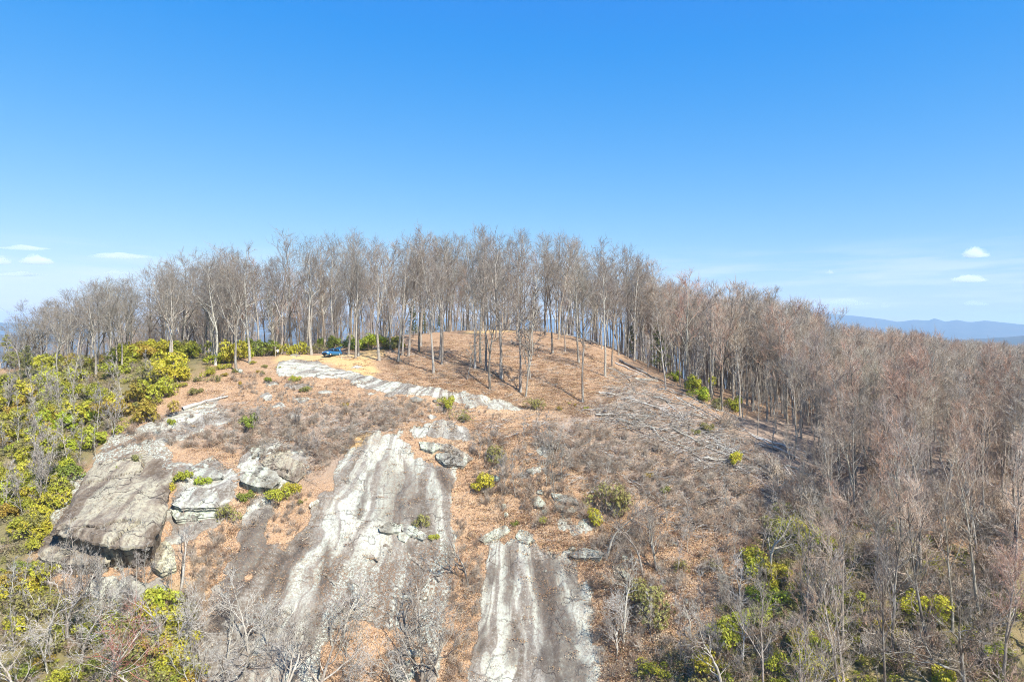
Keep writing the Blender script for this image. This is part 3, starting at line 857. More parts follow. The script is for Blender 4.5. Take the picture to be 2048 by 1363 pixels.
# wood on the ridge behind the shrubs
cnt = 0; tries = 0
while cnt < 60 and tries < 6000:
    tries += 1
    px = random.uniform(-15, 270) if cnt < 40 else random.uniform(200, 480); Y = random.uniform(121, 156)
    p = ground((px - CX) / FPX * Y, Y)
    if not free(p, 2.6): continue
    h = h_for(p, env(px) + random.uniform(-6, 34))
    if h < 4: continue
    placed.append(p); cnt += 1
    bc = random.choice([GREY, PALE, GREY, DARK])
    tree('spread' if h < 11 else 'oak', p, h * (1.15 if h < 11 else 0.98), wood_col=jit(bc, 0.1), twig_col=jit(random.choice([TW_GREY, TW_LILAC])), label=BNAME[bc] + ' bare tree in the leafless wood along the ridge behind the yellow-green shrubs', group=BNAME[bc] + ' trees along the ridge behind the shrubs')
n_tree += len(cand) + cnt
# small gnarled trees rooted below and on the slabs
for P, n, lab in (([(395, 1300), (560, 1290), (905, 1240), (905, 1430), (395, 1430)], 15, 'gnarled pale bare tree rooted on the lower part of the wide granite slab'),
                  ([(1225, 1230), (1500, 1230), (1500, 1430), (1225, 1430)], 7, 'gnarled pale bare tree on orange litter beside the foot of the streaked slab'),
                  ([(0, 1230), (385, 1230), (385, 1430), (0, 1430)], 8, 'gnarled pale bare tree in the evergreen thicket below the rock overhang')):
    for i in range(n):
        p = hit(*rand_in(P)); placed.append(p)
        tree('spread', p, random.uniform(5.5, 10.0), wood_col=jit(random.choice([PALE, PALE, GREY]), 0.1), twig_col=jit((0.56, 0.52, 0.45), 0.1), label=lab, group=lab.replace('tree', 'trees'), lean=(random.gauss(0, 0.1), random.gauss(0, 0.1)))
        n_tree += 1

# the forest on the far flank of the hill, individuals in front and one mass beyond
FL = 'grey-brown bare forest tree on the wooded flank past the felled trunks'
forest_pts = []
tries = 0
R_EDGE = poly_xy([(1300, 735), (1480, 870), (1560, 985), (1600, 1060), (1640, 1180), (1500, 1330), (1480, 1430)])
def right_of_edge(p):
    x, y = to_px(p)
    e = np.interp(p[1], R_EDGE[::-1, 1], R_EDGE[::-1, 0]) if False else None
    lim = np.interp(y, [700, 735, 800, 870, 985, 1060, 1180, 1250, 1330, 1440], [1240, 1300, 1410, 1510, 1580, 1600, 1640, 1600, 1560, 1500])
    return x - lim
FY = 60 + 215 * RNG.random(26000) ** 0.85; FX = RNG.uniform(0.14, 0.86, 26000) * FY; FZ = height(FX, FY)
for a in zip(FX, FY, FZ):
    p = Vector(a); Y = p.y
    e = right_of_edge(p)
    if e < 0: continue
    if not free(p, (2.1 if e > 90 else 3.0) if Y > 84 else 3.4): continue
    placed.append(p); forest_pts.append(p)
    if len(forest_pts) >= 1800: break
def forest_h(p):
    x, _ = to_px(p)
    h = (random.uniform(12.5, 17.5) + 0.02 * max(0, p[1] - 120)) * (0.5 + 0.5 * min(1.0, right_of_edge(p) / 130.0) if p[1] < 112 else 1.0)
    if x < 1640 and p[1] > 112: return min(random.uniform(19, 25), h_for(p, env(x) + random.uniform(-6, 50)))
    return min(h, h_for(p, env(x) + random.uniform(0, 22)))
forest_pts = [(p, forest_h(p)) for p in forest_pts]
forest_pts = [(p, h) for p, h in forest_pts if h > 5.5]
def vis(it):
    p, h = it; x, _ = to_px(p)
    return (h / p[1]) * (1.0 if -20 < x < 2068 else 0.0)
forest_pts.sort(key=vis, reverse=True)
N_IND = max(0, 298 - n_tree)
for p, h in forest_pts[:N_IND]:
    x, y = to_px(p)
    tw = random.choice([TW_GREY, TW_BROWN, TW_BROWN, TW_LILAC, TW_RED])
    bc = random.choice([GREY, PALE, GREY, DARK]); low = 'above the laurel thicket' if p[1] < 88 else 'past the felled trunks'
    lab = f'{BNAME[bc]} bare forest tree' + (' with reddish budding twigs' if tw is TW_RED else '') + f' on the wooded flank {low}'
    g_ = lab.replace(' tree ', ' trees ')
    tree('forest' if random.random() < 0.75 or h > 12 else 'spread', p, h, wide=1.0, wood_col=jit(bc, 0.1), twig_col=jit(tuple(1.5 * q for q in tw)), label=lab, group=g_, lean=(random.gauss(0, 0.05), random.gauss(0, 0.05)))
rest = forest_pts[N_IND:]

# the uncounted rest, instanced on points
def scatter(name, pts, scales, protos, label, tilt=0.0, kind='stuff'):
    pc = bpy.data.collections.new(name + '_kinds')
    for o in protos: pc.objects.link(o)
    me_ = bpy.data.meshes.new(name)
    me_.from_pydata([tuple(p) for p in pts], [], [])
    me_.attributes.new('size', 'FLOAT', 'POINT').data.foreach_set('value', np.array(scales, np.float32))
    rot = np.stack([RNG.normal(0, tilt, len(pts)), RNG.normal(0, tilt, len(pts)), RNG.uniform(0, 6.28, len(pts))], -1).astype(np.float32)
    me_.attributes.new('turn', 'FLOAT_VECTOR', 'POINT').data.foreach_set('vector', rot.ravel())
    me_.attributes.new('which', 'INT', 'POINT').data.foreach_set('value', RNG.integers(0, len(protos), len(pts)).astype(np.int32))
    o = add(name, me_)
    ng = bpy.data.node_groups.new(name, 'GeometryNodeTree')
    ng.interface.new_socket('Geometry', in_out='INPUT', socket_type='NodeSocketGeometry')
    ng.interface.new_socket('Geometry', in_out='OUTPUT', socket_type='NodeSocketGeometry')
    gi = ng.nodes.new('NodeGroupInput'); go = ng.nodes.new('NodeGroupOutput')
    ip = ng.nodes.new('GeometryNodeInstanceOnPoints')
    ci = ng.nodes.new('GeometryNodeCollectionInfo'); ci.inputs['Collection'].default_value = pc
    ci.inputs['Separate Children'].default_value = True; ci.inputs['Reset Children'].default_value = True
    def at(nm, ty):
        a = ng.nodes.new('GeometryNodeInputNamedAttribute'); a.data_type = ty; a.inputs['Name'].default_value = nm
        return a.outputs['Attribute']
    k = ng.links.new
    k(gi.outputs[0], ip.inputs['Points']); k(ci.outputs[0], ip.inputs['Instance'])
    ip.inputs['Pick Instance'].default_value = True
    k(at('which', 'INT'), ip.inputs['Instance Index']); k(at('size', 'FLOAT'), ip.inputs['Scale'])
    e2r = ng.nodes.new('FunctionNodeEulerToRotation'); k(at('turn', 'FLOAT_VECTOR'), e2r.inputs[0]); k(e2r.outputs[0], ip.inputs['Rotation'])
    k(ip.outputs[0], go.inputs[0])
    md = o.modifiers.new('scatter', 'NODES'); md.node_group = ng
    tag(o, label, None, None, kind)
    return o

def join_meshes(name, a, b_, wc=None, tc=None):
    """trunk and crown as one mesh, for the instanced mass"""
    va = np.empty(len(a.vertices) * 3, np.float32); a.vertices.foreach_get('co', va)
    vb = np.empty(len(b_.vertices) * 3, np.float32); b_.vertices.foreach_get('co', vb)
    la = np.empty(len(a.loops), np.int32); a.loops.foreach_get('vertex_index', la)
    lb = np.empty(len(b_.loops), np.int32); b_.loops.foreach_get('vertex_index', lb)
    me_ = mesh_np(name, np.concatenate([va.reshape(-1, 3), vb.reshape(-1, 3)]), [np.concatenate([la.reshape(-1, 4), lb.reshape(-1, 4) + len(a.vertices)])])
    me_.materials.append(bark_material(name + '_bark', wc)); me_.materials.append(bark_material(name + '_twig', tc))
    mi = np.concatenate([np.zeros(len(a.polygons), np.int32), np.ones(len(b_.polygons), np.int32)])
    me_.polygons.foreach_set('material_index', mi); smooth(me_)
    return me_
fk = []
for i, (H0, mt, mc) in enumerate(PROTO['forest']):
    o = bpy.data.objects.new('forest_tree', join_meshes('forest_tree', mt, mc, [GREY, PALE, GREY, TAN, PALE, GREY][i], [tuple(min(.6, 1.5 * q) for q in w_) for w_ in (TW_GREY, TW_BROWN, TW_LILAC, TW_RED, TW_BROWN, TW_GREY)][i])); fk.append(o)
sk = []
for i, (H0, mt, mc) in enumerate(PROTO['sapling'][:3]):
    bc_ = [(0.36, 0.26, 0.21), (0.28, 0.20, 0.155), (0.42, 0.34, 0.28)][i]; o = bpy.data.objects.new('brush_stem', join_meshes('brush_stem', mt, mc, bc_, bc_)); sk.append(o)
scatter('forest', [p for p, h in rest], [h / 17.0 for p, h in rest], fk, 'leafless forest thinning to a grey-brown haze of twigs far down the flank', 0.06)
# the wood that closes the view between the summit trunks
rp, rs, tries = [], [], 0
while len(rp) < 380 and tries < 20000:
    tries += 1
    Y = random.uniform(150, 275); u = random.uniform(-0.78, 0.34)
    p = ground(u * Y, Y); x, y = to_px(p)
    if not free(p, 1.7) or (Y < 168 and 520 < x < 1200): continue
    h = h_for(p, env(x) + random.uniform(10, 130))
    if h < 7: continue
    h = min(h, random.uniform(19, 27)); placed.append(p); rp.append(p); rs.append(h / 17.0)
scatter('rear_wood', rp, rs, fk, 'grey mass of leafless trees on the back slope behind the summit stand', 0.03)

# ------------------------------------------------------------------ saplings
SAPL = [
    ([(85, 1110), (330, 1090), (345, 1210), (100, 1210)], 14, (3.5, 6.5), PALE, 'spindly pale bare sapling standing in front of the rock overhang', 'saplings in front of the overhang'),
    ([(5, 830), (130, 760), (330, 765), (260, 850), (150, 960), (10, 1080)], 46, (4.5, 8.0), PALE, 'thin pale bare sapling in the thicket beside the big rock outcrop', 'saplings in the thicket beside the outcrop'),
    ([(480, 850), (700, 850), (640, 940), (520, 930)], 16, (2.6, 5.0), TAN, 'thin bare sapling in the grey brush above the wide granite slab', 'saplings in the brush above the slab'),
    ([(930, 870), (1090, 870), (1240, 1010), (990, 1010)], 16, (3.2, 6.2), PALE, 'thin pale bare sapling among the ledges between the slab and the felled trunks', 'saplings among the ledges'),
    ([(1280, 1050), (1480, 1000), (1560, 1180), (1450, 1340), (1300, 1330)], 20, (3.5, 6.5), GREY, 'thin grey bare sapling on the orange litter below the brush', 'saplings on the lower litter'),
    ([(1240, 725), (1430, 760), (1470, 800), (1390, 790), (1300, 750)], 14, (7, 12), PALE, 'slender pale young tree at the edge of the wood above the felled trunks', 'young trees at the edge of the wood'),
    ([(5, 1130), (120, 1180), (380, 1190), (385, 1350), (5, 1350)], 26, (3.2, 6.0), PALE, 'thin pale bare sapling in the thicket under the outcrop overhang', 'saplings in the thicket under the overhang'),
]
for P, n, (h0, h1), bc, lab, g_ in SAPL:
    for i in range(n):
        p = hit(*rand_in(P))
        tree('sapling', p, random.uniform(h0, h1), wood_col=jit(bc, 0.12), twig_col=jit((0.36, 0.31, 0.26), 0.1), label=lab, group=g_, name='bare_sapling', cat='sapling', lean=(random.gauss(0, 0.07), random.gauss(0, 0.07)), wide=random.uniform(0.8, 1.2))

# ------------------------------------------------------------------ evergreen shrubs
def leaf_quads(C, D, Wd, L_, W_):
    """diamond leaves: centres C, long direction D, width direction Wd"""
    n = len(C)
    V = np.stack([C - D * L_[:, None] * 0.5, C + Wd * W_[:, None] * 0.5, C + D * L_[:, None] * 0.5, C - Wd * W_[:, None] * 0.5], 1).reshape(-1, 3)
    return V, np.arange(n * 4).reshape(n, 4)
def unit(a): return a / (np.linalg.norm(a, axis=-1, keepdims=True) + 1e-9)
def gen_shrub(seed, nclump=900, per=9, R=1.0, Hh=1.0, leaf=0.078):
    """a lumpy mound of leaf rosettes on stems, about 1 m in radius"""
    r = np.random.default_rng(seed)
    nl = 13
    lc = np.stack([r.normal(0, 0.46, nl), r.normal(0, 0.46, nl), r.uniform(0.3, 0.95, nl)], -1); lr = r.uniform(0.20, 0.46, nl)
    which = r.integers(0, nl, nclump)
    d = unit(r.normal(0, 1, (nclump, 3)) + np.array([0, 0, 0.35]))
    rad = lr[which] * r.uniform(0.55, 1.08, nclump) ** 0.6
    C = lc[which] + d * rad[:, None] * np.array([1, 1, 0.85])
    keep = C[:, 2] > 0.05
    C, d = C[keep], d[keep]
    n = len(C)
    ax = unit(d + r.normal(0, 0.35, (n, 3)) + np.array([0, 0, 0.4]))
    ref = unit(np.cross(ax, r.normal(0, 1, (n, 3)))); ref2 = np.cross(ax, ref)
    th = (np.arange(per) * 2.4)[None, :] + r.uniform(0, 6.28, (n, 1))
    rad_d = np.cos(th)[..., None] * ref[:, None] + np.sin(th)[..., None] * ref2[:, None]
    droop = r.uniform(-0.3, 0.75, (n, per, 1))
    D = unit(rad_d + droop * ax[:, None])
    W = unit(np.cross(D, ax[:, None] + 1e-3))
    ln = leaf * r.uniform(0.7, 1.25, (n, per))
    cen = C[:, None] + D * ln[..., None] * 0.55
    V, Fq = leaf_quads(cen.reshape(-1, 3), D.reshape(-1, 3), W.reshape(-1, 3), ln.ravel(), ln.ravel() * 0.42)
    lm = mesh_np('foliage', V * np.array([R, R, Hh]), [Fq]); lm.materials.append(M_LEAF)
    rnd = random.Random(seed); paths = []
    for i in range(nl):
        p0 = Vector((lc[i][0] * 0.25, lc[i][1] * 0.25, -0.15)); p3 = Vector(lc[i])
        paths.append(([p0, p0.lerp(p3, 0.4) + Vector((rnd.gauss(0, .06), rnd.gauss(0, .06), 0)), p0.lerp(p3, 0.75), p3 + Vector((0, 0, lr[i] * 0.5))], [0.028, 0.022, 0.016, 0.006], 4))
        for k in range(6):
            dd = Vector(tuple(unit(r.normal(0, 1, 3) + np.array([0, 0, 0.5]))))
            paths.append(([p0.lerp(p3, 0.75), p3 + dd * lr[i] * 0.5, p3 + dd * lr[i]], [0.012, 0.009, 0.004], 3))
    return lm, tube_mesh('stems', paths, M_BARK)
SHRUB = [gen_shrub(900 + i) for i in range(6)]
SPARSE = [gen_shrub(950 + i, 400, 8, leaf=0.075) for i in range(4)]
YEL = (0.52, 0.46, 0.05); YGR = (0.44, 0.435, 0.05); GRN = (0.25, 0.29, 0.045); OLV = (0.30, 0.28, 0.085); ORG = (0.40, 0.285, 0.05); LIME = (0.43, 0.48, 0.045); DKG = (0.085, 0.13, 0.03)
CNAME = {YEL: 'golden yellow', YGR: 'yellow-green', GRN: 'green', OLV: 'olive', ORG: 'orange-yellow', LIME: 'lime green', DKG: 'dark green'}
def shrub(p, r, hgt, colr, label, group=None, sparse=False):
    lm, sm = random.choice(SPARSE if sparse else SHRUB)
    root = empty('evergreen_shrub', (p[0], p[1], p[2] - 0.12 * r))
    root.scale = (r, r, hgt); root.rotation_euler = (random.gauss(0, .06), random.gauss(0, .06), random.uniform(0, 6.28))
    a = bpy.data.objects.new('foliage', lm); col.objects.link(a); a.parent = root; a.color = (*jit(colr, 0.14), 1)
    b_ = bpy.data.objects.new('stems', sm); col.objects.link(b_); b_.parent = root; b_.color = (*jit(TAN), 1)
    tag(root, label, 'shrub', group)
    return root
# shrubs one can pick out: (pixel of the foot, radius in pixels, colour, where)
SH = [
    (525, 712, 22, GRN, 'beside the pale forked tree at the clearing'), (592, 709, 20, YEL, 'round bush at the back of the clearing'),
    (668, 699, 20, GRN, 'spreading behind the blue car'), (700, 700, 16, DKG, 'behind the trunks near the bench'), (742, 700, 22, LIME, 'broad bush behind the leaning pale tree'),
    (770, 697, 16, OLV, 'uphill of the broad bush on the slope edge'), (640, 706, 14, OLV, 'against the curved pale tree'), (488, 716, 16, LIME, 'in front of the pale boulder'),
    (465, 722, 30, YEL, 'large mound at the end of the thicket by the clearing'), (893, 815, 17, YGR, 'dense bush growing at the rock band'), (1073, 818, 18, OLV, 'low bush at the lower end of the rock band'),
    (926, 842, 17, OLV, 'loose bush below the rock band'), (1350, 762, 15, LIME, 'bright bush at the forest edge'), (1385, 786, 22, YGR, 'bushy clump by the felled trunks'),
    (1402, 800, 20, LIME, 'tall clump by the felled trunks'), (1432, 818, 18, OLV, 'low clump at the end of the felled trunks'), (1468, 822, 20, YGR, 'clump under the many-stemmed tree'),
    (1470, 930, 20, YEL, 'small bush in the cut brush'), (985, 925, 26, OLV, 'tall bush among the slim saplings beside the ledges'), (968, 975, 22, YEL, 'drooping bush beneath the ledges'),
    (1215, 1020, 38, OLV, 'big sprawling bush above the lower ledges'), (1190, 1050, 24, YEL, 'mound against the forked slim tree'), (1295, 1235, 44, OLV, 'big round bush on the orange litter beside the streaked slab'),
    (1275, 1190, 26, OLV, 'leggy bush uphill of the big round bush'), (1360, 1145, 18, OLV, 'small loose bush on the orange litter'), (1430, 1140, 16, OLV, 'loose bush near the lower brush'),
    (846, 1053, 17, OLV, 'fan-shaped bush over the middle ledge'), (560, 1000, 20, YGR, 'bush under the overhanging slab'), (585, 985, 14, YEL, 'tuft beside the overhanging slab'),
    (452, 1042, 22, OLV, 'bush in the cleft beside the dark streaked rock'), (492, 1000, 14, GRN, 'bush at the mouth of the overhang'), (365, 965, 15, YGR, 'bush on top of the stacked ledges'),
    (403, 970, 12, LIME, 'round bush on the stacked ledges'), (336, 983, 11, YEL, 'tuft at the edge of the great tilted block'), (292, 1003, 8, OLV, 'tuft in a crack of the great tilted block'),
    (162, 1078, 13, LIME, 'bush in the notch of the great tilted block'), (235, 945, 9, GRN, 'tuft on the upper face of the tilted block'), (290, 845, 30, ORG, 'rounded bush at the top of the outcrop'),
    (272, 925, 12, OLV, 'small bush at the foot of two bare stems on the outcrop'), (500, 855, 20, GRN, 'bush in the brush above the slab'), (1450, 1290, 30, YGR, 'spreading bush at the foot of the hill'),
    (1590, 1290, 24, YEL, 'bright bush at the foot of the straight dark tree'), (345, 850, 10, LIME, 'little bush at the edge of the bare brush'), (137, 960, 24, GRN, 'dense bush at the upper rim of the outcrop'), (118, 985, 18, YGR, 'bush hugging the rim of the outcrop'),
]
for px, py, rp, c_, where in SH:
    p = hit(px, py); r = rp * p.y / FPX
    shrub(p, r * 1.15, r * random.uniform(1.25, 1.5), c_, f'{CNAME[c_]} evergreen shrub, {where}', sparse=(c_ is OLV))
for px, py, rp in [(505, 728, 5), (530, 735, 5), (525, 748, 5), (560, 738, 4), (535, 765, 8), (470, 745, 6), (450, 752, 6), (515, 745, 4), (612, 783, 9), (590, 762, 9), (480, 770, 5), (1120, 820, 6), (1150, 812, 4), (1172, 818, 4), (1140, 808, 3), (600, 1008, 7), (690, 815, 8), (1330, 985, 10), (1300, 955, 8), (1395, 870, 8), (1410, 860, 12), (870, 1078, 8), (1030, 1050, 7), (1085, 1045, 9)]:
    p = hit(px, py); r = rp * p.y / FPX
    shrub(p, r * 1.2, r * 1.3, random.choice([GRN, YGR, OLV, ORG]), 'knee-high evergreen tuft on open ground around the rock bands', 'evergreen tufts on open ground')
SHZ = [
    ([(30, 1010), (130, 945), (110, 1040), (80, 1100), (25, 1110)], 14, (13, 22), [YGR, OLV, YEL, OLV], 'evergreen shrub crowding the side of the great tilted block', 'shrubs crowding the tilted block'),
    ([(330, 790), (420, 735), (500, 730), (470, 760), (400, 795)], 7, (7, 12), [YGR, OLV, ORG], 'low evergreen shrub on open ground near the weathered grey log', 'low shrubs near the weathered log'),
    ([(-60, 770), (0, 735), (130, 722), (300, 700), (470, 708), (440, 745), (330, 790), (250, 850), (140, 945), (95, 1040), (0, 1120)], 112, (15, 31), [YEL, YEL, YEL, YGR, YGR, YGR, LIME, OLV, OLV, ORG], 'evergreen shrub in the thicket covering the ridge beside the rock outcrop', 'shrubs of the ridge thicket'),
    ([(0, 1130), (70, 1120), (120, 1190), (200, 1230), (330, 1200), (385, 1240), (390, 1400), (0, 1400)], 44, (18, 36), [YGR, OLV, OLV, OLV, GRN, ORG, YEL], 'evergreen shrub in the thicket below the rock overhang', 'shrubs below the overhang'),
    ([(1510, 1110), (1600, 1030), (1740, 1130), (2040, 1180), (2048, 1400), (1260, 1420), (1290, 1330), (1430, 1300)], 50, (17, 34), [OLV, OLV, OLV, YGR, YGR, YEL], 'laurel shrub in the thicket under the lower forest trees', 'shrubs under the lower forest'),
    ([(1500, 1000), (1560, 990), (1640, 1080), (1560, 1130)], 8, (16, 28), [OLV, YGR], 'laurel shrub at the rim of the bare brush', 'shrubs at the rim of the brush'),
    ([(240, 700), (540, 694), (800, 690), (800, 698), (540, 706), (240, 712)], 20, (13, 22), [YGR, OLV, OLV, YEL, GRN], 'evergreen shrub under the ridge trees behind the thicket', 'shrubs under the ridge trees'),
]
for P, n, (r0, r1), cols, lab, g_ in SHZ:
    for i in range(n):
        p = hit(*rand_in(P))
        if p is None: continue
        r = random.uniform(r0, r1) * p.y / FPX; c_ = random.choice(cols)
        shrub(p, r * 1.15, r * random.uniform(1.0, 1.45), c_, f'{CNAME[c_]} {lab}', f'{CNAME[c_]} {g_}', sparse=(c_ is OLV and random.random() < 0.6))

# low undergrowth that nobody could count
def scrub_leaf(seed, colr):
    lm, sm = gen_shrub(seed, 120, 7, leaf=0.13)
    lm.materials.clear(); lm.materials.append(leaf_material('undergrowth_leaf', colr)); return bpy.data.objects.new('undergrowth_clump', lm)
uk = [scrub_leaf(1200, OLV), scrub_leaf(1201, (0.34, 0.27, 0.10)), scrub_leaf(1202, YGR), scrub_leaf(1203, (0.32, 0.27, 0.16))]
pts, sc_ = [], []
for P, n in (([(-60, 760), (0, 730), (130, 715), (470, 705), (440, 750), (330, 800), (240, 870), (130, 970), (60, 1100), (0, 1120)], 420), ([(0, 1120), (80, 1120), (130, 1200), (390, 1200), (390, 1420), (0, 1420)], 320), ([(1500, 1080), (1620, 1010), (2048, 1120), (2048, 1420), (1230, 1420), (1290, 1300), (1420, 1280)], 420)):
    for i in range(n):
        p = hit(*rand_in(P)); pts.append(p); sc_.append(random.uniform(0.4, 1.0))
scatter('undergrowth', pts, sc_, uk, 'low olive and brown undergrowth filling the thickets', 0.15)

# bare grey-brown brush
def gen_bare_shrub(seed, colr, nst=11):
    rnd = random.Random(seed); ps = []
    for k in range(nst):
        th = rnd.uniform(0, 6.28); d_ = Vector((math.cos(th) * rnd.uniform(0.1, 0.8), math.sin(th) * rnd.uniform(0.1, 0.8), 1))
        P1, R1 = grow(rnd, Vector((rnd.gauss(0, .12), rnd.gauss(0, .12), -0.1)), d_, rnd.uniform(0.8, 1.7), 0.022, 4, 0.16, 0.03, 0.010); ps.append((P1, R1, 3))
        for c2 in range(7):
            q, dd, _, _ = along(P1, rnd.uniform(0.25, 1.0)); d2 = dd + Vector((rnd.gauss(0, .7), rnd.gauss(0, .7), rnd.gauss(0.1, .4)))
            P2, R2 = grow(rnd, q, d2, rnd.uniform(0.3, 0.8), 0.014, 2, 0.2, 0.02, 0.007); ps.append((P2, R2, 3))
            for c3 in range(2):
                q3, d3, _, _ = along(P2, rnd.uniform(0.3, 1.0)); d3 = d3 + Vector((rnd.gauss(0, .6), rnd.gauss(0, .6), rnd.gauss(0.1, .4)))
                ps.append(([q3, q3 + d3.normalized() * rnd.uniform(0.15, 0.4)], [0.010, 0.005], 3))
    return bpy.data.objects.new('bare_bush', tube_mesh('bare_bush', ps, bark_material('bare_bush_bark', colr)))
def gen_sticks(seed, colr, n=9):
    rnd = random.Random(seed); ps = []
    for k in range(n):
        th = rnd.gauss(0.6, 0.8); c0 = Vector((rnd.gauss(0, .5), rnd.gauss(0, .5), rnd.uniform(0.02, 0.15))); d_ = Vector((math.cos(th), math.sin(th), rnd.gauss(0, .12)))
        P1, R1 = grow(rnd, c0 - d_ * 0.6, d_, rnd.uniform(0.7, 2.0), rnd.uniform(0.018, 0.035), 3, 0.1, 0, 0.010); ps.append((P1, R1, 3))
    return bpy.data.objects.new('stick_bunch', tube_mesh('stick_bunch', ps, bark_material('dead_wood', colr)))
def gen_leaves(seed, colr, n=70, spread=0.42):
    r = np.random.default_rng(seed)
    C = np.stack([r.normal(0, spread, n), r.normal(0, spread, n), np.abs(r.normal(0.03, 0.05, n))], -1)
    D = unit(r.normal(0, 1, (n, 3)) * np.array([1, 1, .5])); W = unit(np.cross(D, r.normal(0, 1, (n, 3)) * .5 + np.array([0, 0, 1])))
    V, Fq = leaf_quads(C, D, W, r.uniform(.08, .16, n), r.uniform(.05, .10, n))
    lm = mesh_np('leaf_drift', V, [Fq]); lm.materials.append(leaf_material('dead_leaf', colr)); return bpy.data.objects.new('leaf_drift', lm)
bk = [gen_bare_shrub(1500, (0.42, 0.32, 0.225)), gen_bare_shrub(1501, (0.31, 0.22, 0.15)), gen_bare_shrub(1502, (0.52, 0.43, 0.33)), gen_bare_shrub(1503, (0.40, 0.27, 0.18)), gen_bare_shrub(1504, (0.47, 0.37, 0.27), 7)]
def fill(specs, bare=1.0):
    P_, S_2 = [], []
    for P, n, s0, s1 in specs:
        for i in range(n):
            p = hit(*rand_in(P))
            if mask_at(ROCK, p.x, p.y) > 0.5:
                if random.random() > bare: continue
                p.z += 0.3
            P_.append(p); S_2.append(random.uniform(s0, s1))
    return P_, S_2
pts, sc_ = fill((([(330, 890), (400, 815), (560, 825), (820, 805), (850, 830), (760, 870), (690, 920), (610, 950), (480, 910)], 430, 0.4, 0.9),
    ([(1060, 850), (1230, 860), (1400, 930), (1620, 1000), (1600, 1080), (1400, 1060), (1230, 960), (1100, 930)], 400, 0.45, 1.1), ([(1200, 820), (1330, 800), (1480, 870), (1560, 960), (1400, 930)], 120, 0.3, 0.7),
    ([(930, 860), (1100, 870), (1250, 960), (1300, 1100), (1230, 1120), (1100, 1060), (960, 1010)], 260, 0.4, 1.1),
    ([(380, 1100), (460, 1050), (430, 1180), (390, 1330), (370, 1330)], 70, 0.5, 1.1),
    ([(1240, 1060), (1480, 1020), (1600, 1150), (1560, 1400), (1240, 1400)], 190, 0.5, 1.2),
    ([(640, 1240), (900, 1200), (930, 1420), (430, 1420)], 35, 0.5, 1.1),
    ([(450, 745), (560, 755), (700, 785), (900, 805), (1040, 835), (700, 820), (480, 800)], 240, 0.25, 0.6),
    ([(250, 865), (345, 830), (350, 900), (200, 900)], 70, 0.4, 0.9),
    ([(905, 1030), (962, 1060), (965, 1300), (905, 1430), (870, 1430), (905, 1200)], 110, 0.35, 0.9), ([(500, 1000), (640, 985), (605, 1060), (520, 1105), (440, 1200), (400, 1230), (430, 1100)], 90, 0.35, 0.8), ([(1150, 1090), (1300, 1050), (1300, 1420), (1210, 1420)], 120, 0.35, 0.9),
    ([(0, 760), (300, 710), (330, 800), (130, 970), (0, 1120)], 100, 0.6, 1.2),
    ([(0, 1120), (80, 1120), (130, 1200), (390, 1200), (390, 1420), (0, 1420)], 50, 0.8, 1.4),
    ([(1430, 840), (1560, 900), (2048, 900), (2048, 1400), (1560, 1300), (1640, 1150)], 260, 1.0, 2.4)), 0.25)
scatter('bare_brush', pts, sc_, bk, 'tangled bare grey-brown brush covering the cut slope', 0.35)
tk = [gen_sticks(1600, (0.46, 0.41, 0.35)), gen_sticks(1601, (0.33, 0.26, 0.20)), gen_sticks(1602, (0.55, 0.51, 0.45), 6)]
OPEN = [(400, 760), (560, 730), (760, 700), (900, 690), (1180, 690), (1300, 770), (1480, 880), (1600, 1000), (1560, 1400), (1230, 1400), (1170, 1150), (1000, 1040), (900, 1000), (840, 860), (700, 900), (560, 1000), (420, 1250), (380, 1250), (480, 980), (400, 900), (300, 870)]
pts, sc_ = fill((([(400, 800), (820, 800), (1040, 830), (1230, 790), (1480, 880), (1600, 1000), (1400, 1080), (1000, 900), (830, 860), (690, 920), (480, 910)], 900, 0.7, 1.5), (OPEN, 500, 0.4, 1.0), ([(760, 702), (1180, 692), (1270, 765), (1180, 835), (1050, 815), (800, 765)], 260, 0.5, 1.1), ([(1230, 730), (1330, 775), (1500, 860), (1560, 950), (1380, 930), (1180, 830)], 420, 0.9, 1.9)), 0.3)
scatter('fallen_sticks', pts, sc_, tk, 'litter of dead sticks and cut twigs strewn over the open slope', 0.12)
dk = [gen_leaves(1700, (0.39, 0.23, 0.12)), gen_leaves(1701, (0.48, 0.33, 0.20)), gen_leaves(1702, (0.25, 0.14, 0.08)), gen_leaves(1703, (0.56, 0.45, 0.33)), gen_leaves(1704, (0.48, 0.31, 0.17))]
pts, sc_ = fill((([(380, 880), (1290, 850), (1290, 1430), (380, 1430)], 1900, 0.6, 1.4), (OPEN, 5200, 0.7, 1.6), ([(760, 702), (900, 668), (1130, 668), (1180, 692), (1270, 765), (1180, 835), (1050, 815), (800, 765)], 3400, 0.6, 1.2), ([(440, 1180), (640, 1000), (900, 1000), (905, 1250), (860, 1400), (420, 1400)], 900, 0.5, 1.1), (OUT_L, 240, 0.4, 0.9), ([(940, 1020), (1290, 1020), (1290, 1400), (1210, 1400), (1170, 1150), (980, 1080), (900, 1440), (870, 1440)], 700, 0.7, 1.5)), 0.22)
scatter('leaf_drifts', pts, sc_, dk, 'drifts of fallen brown and tan leaves on the slope and the rocks', 0.1)

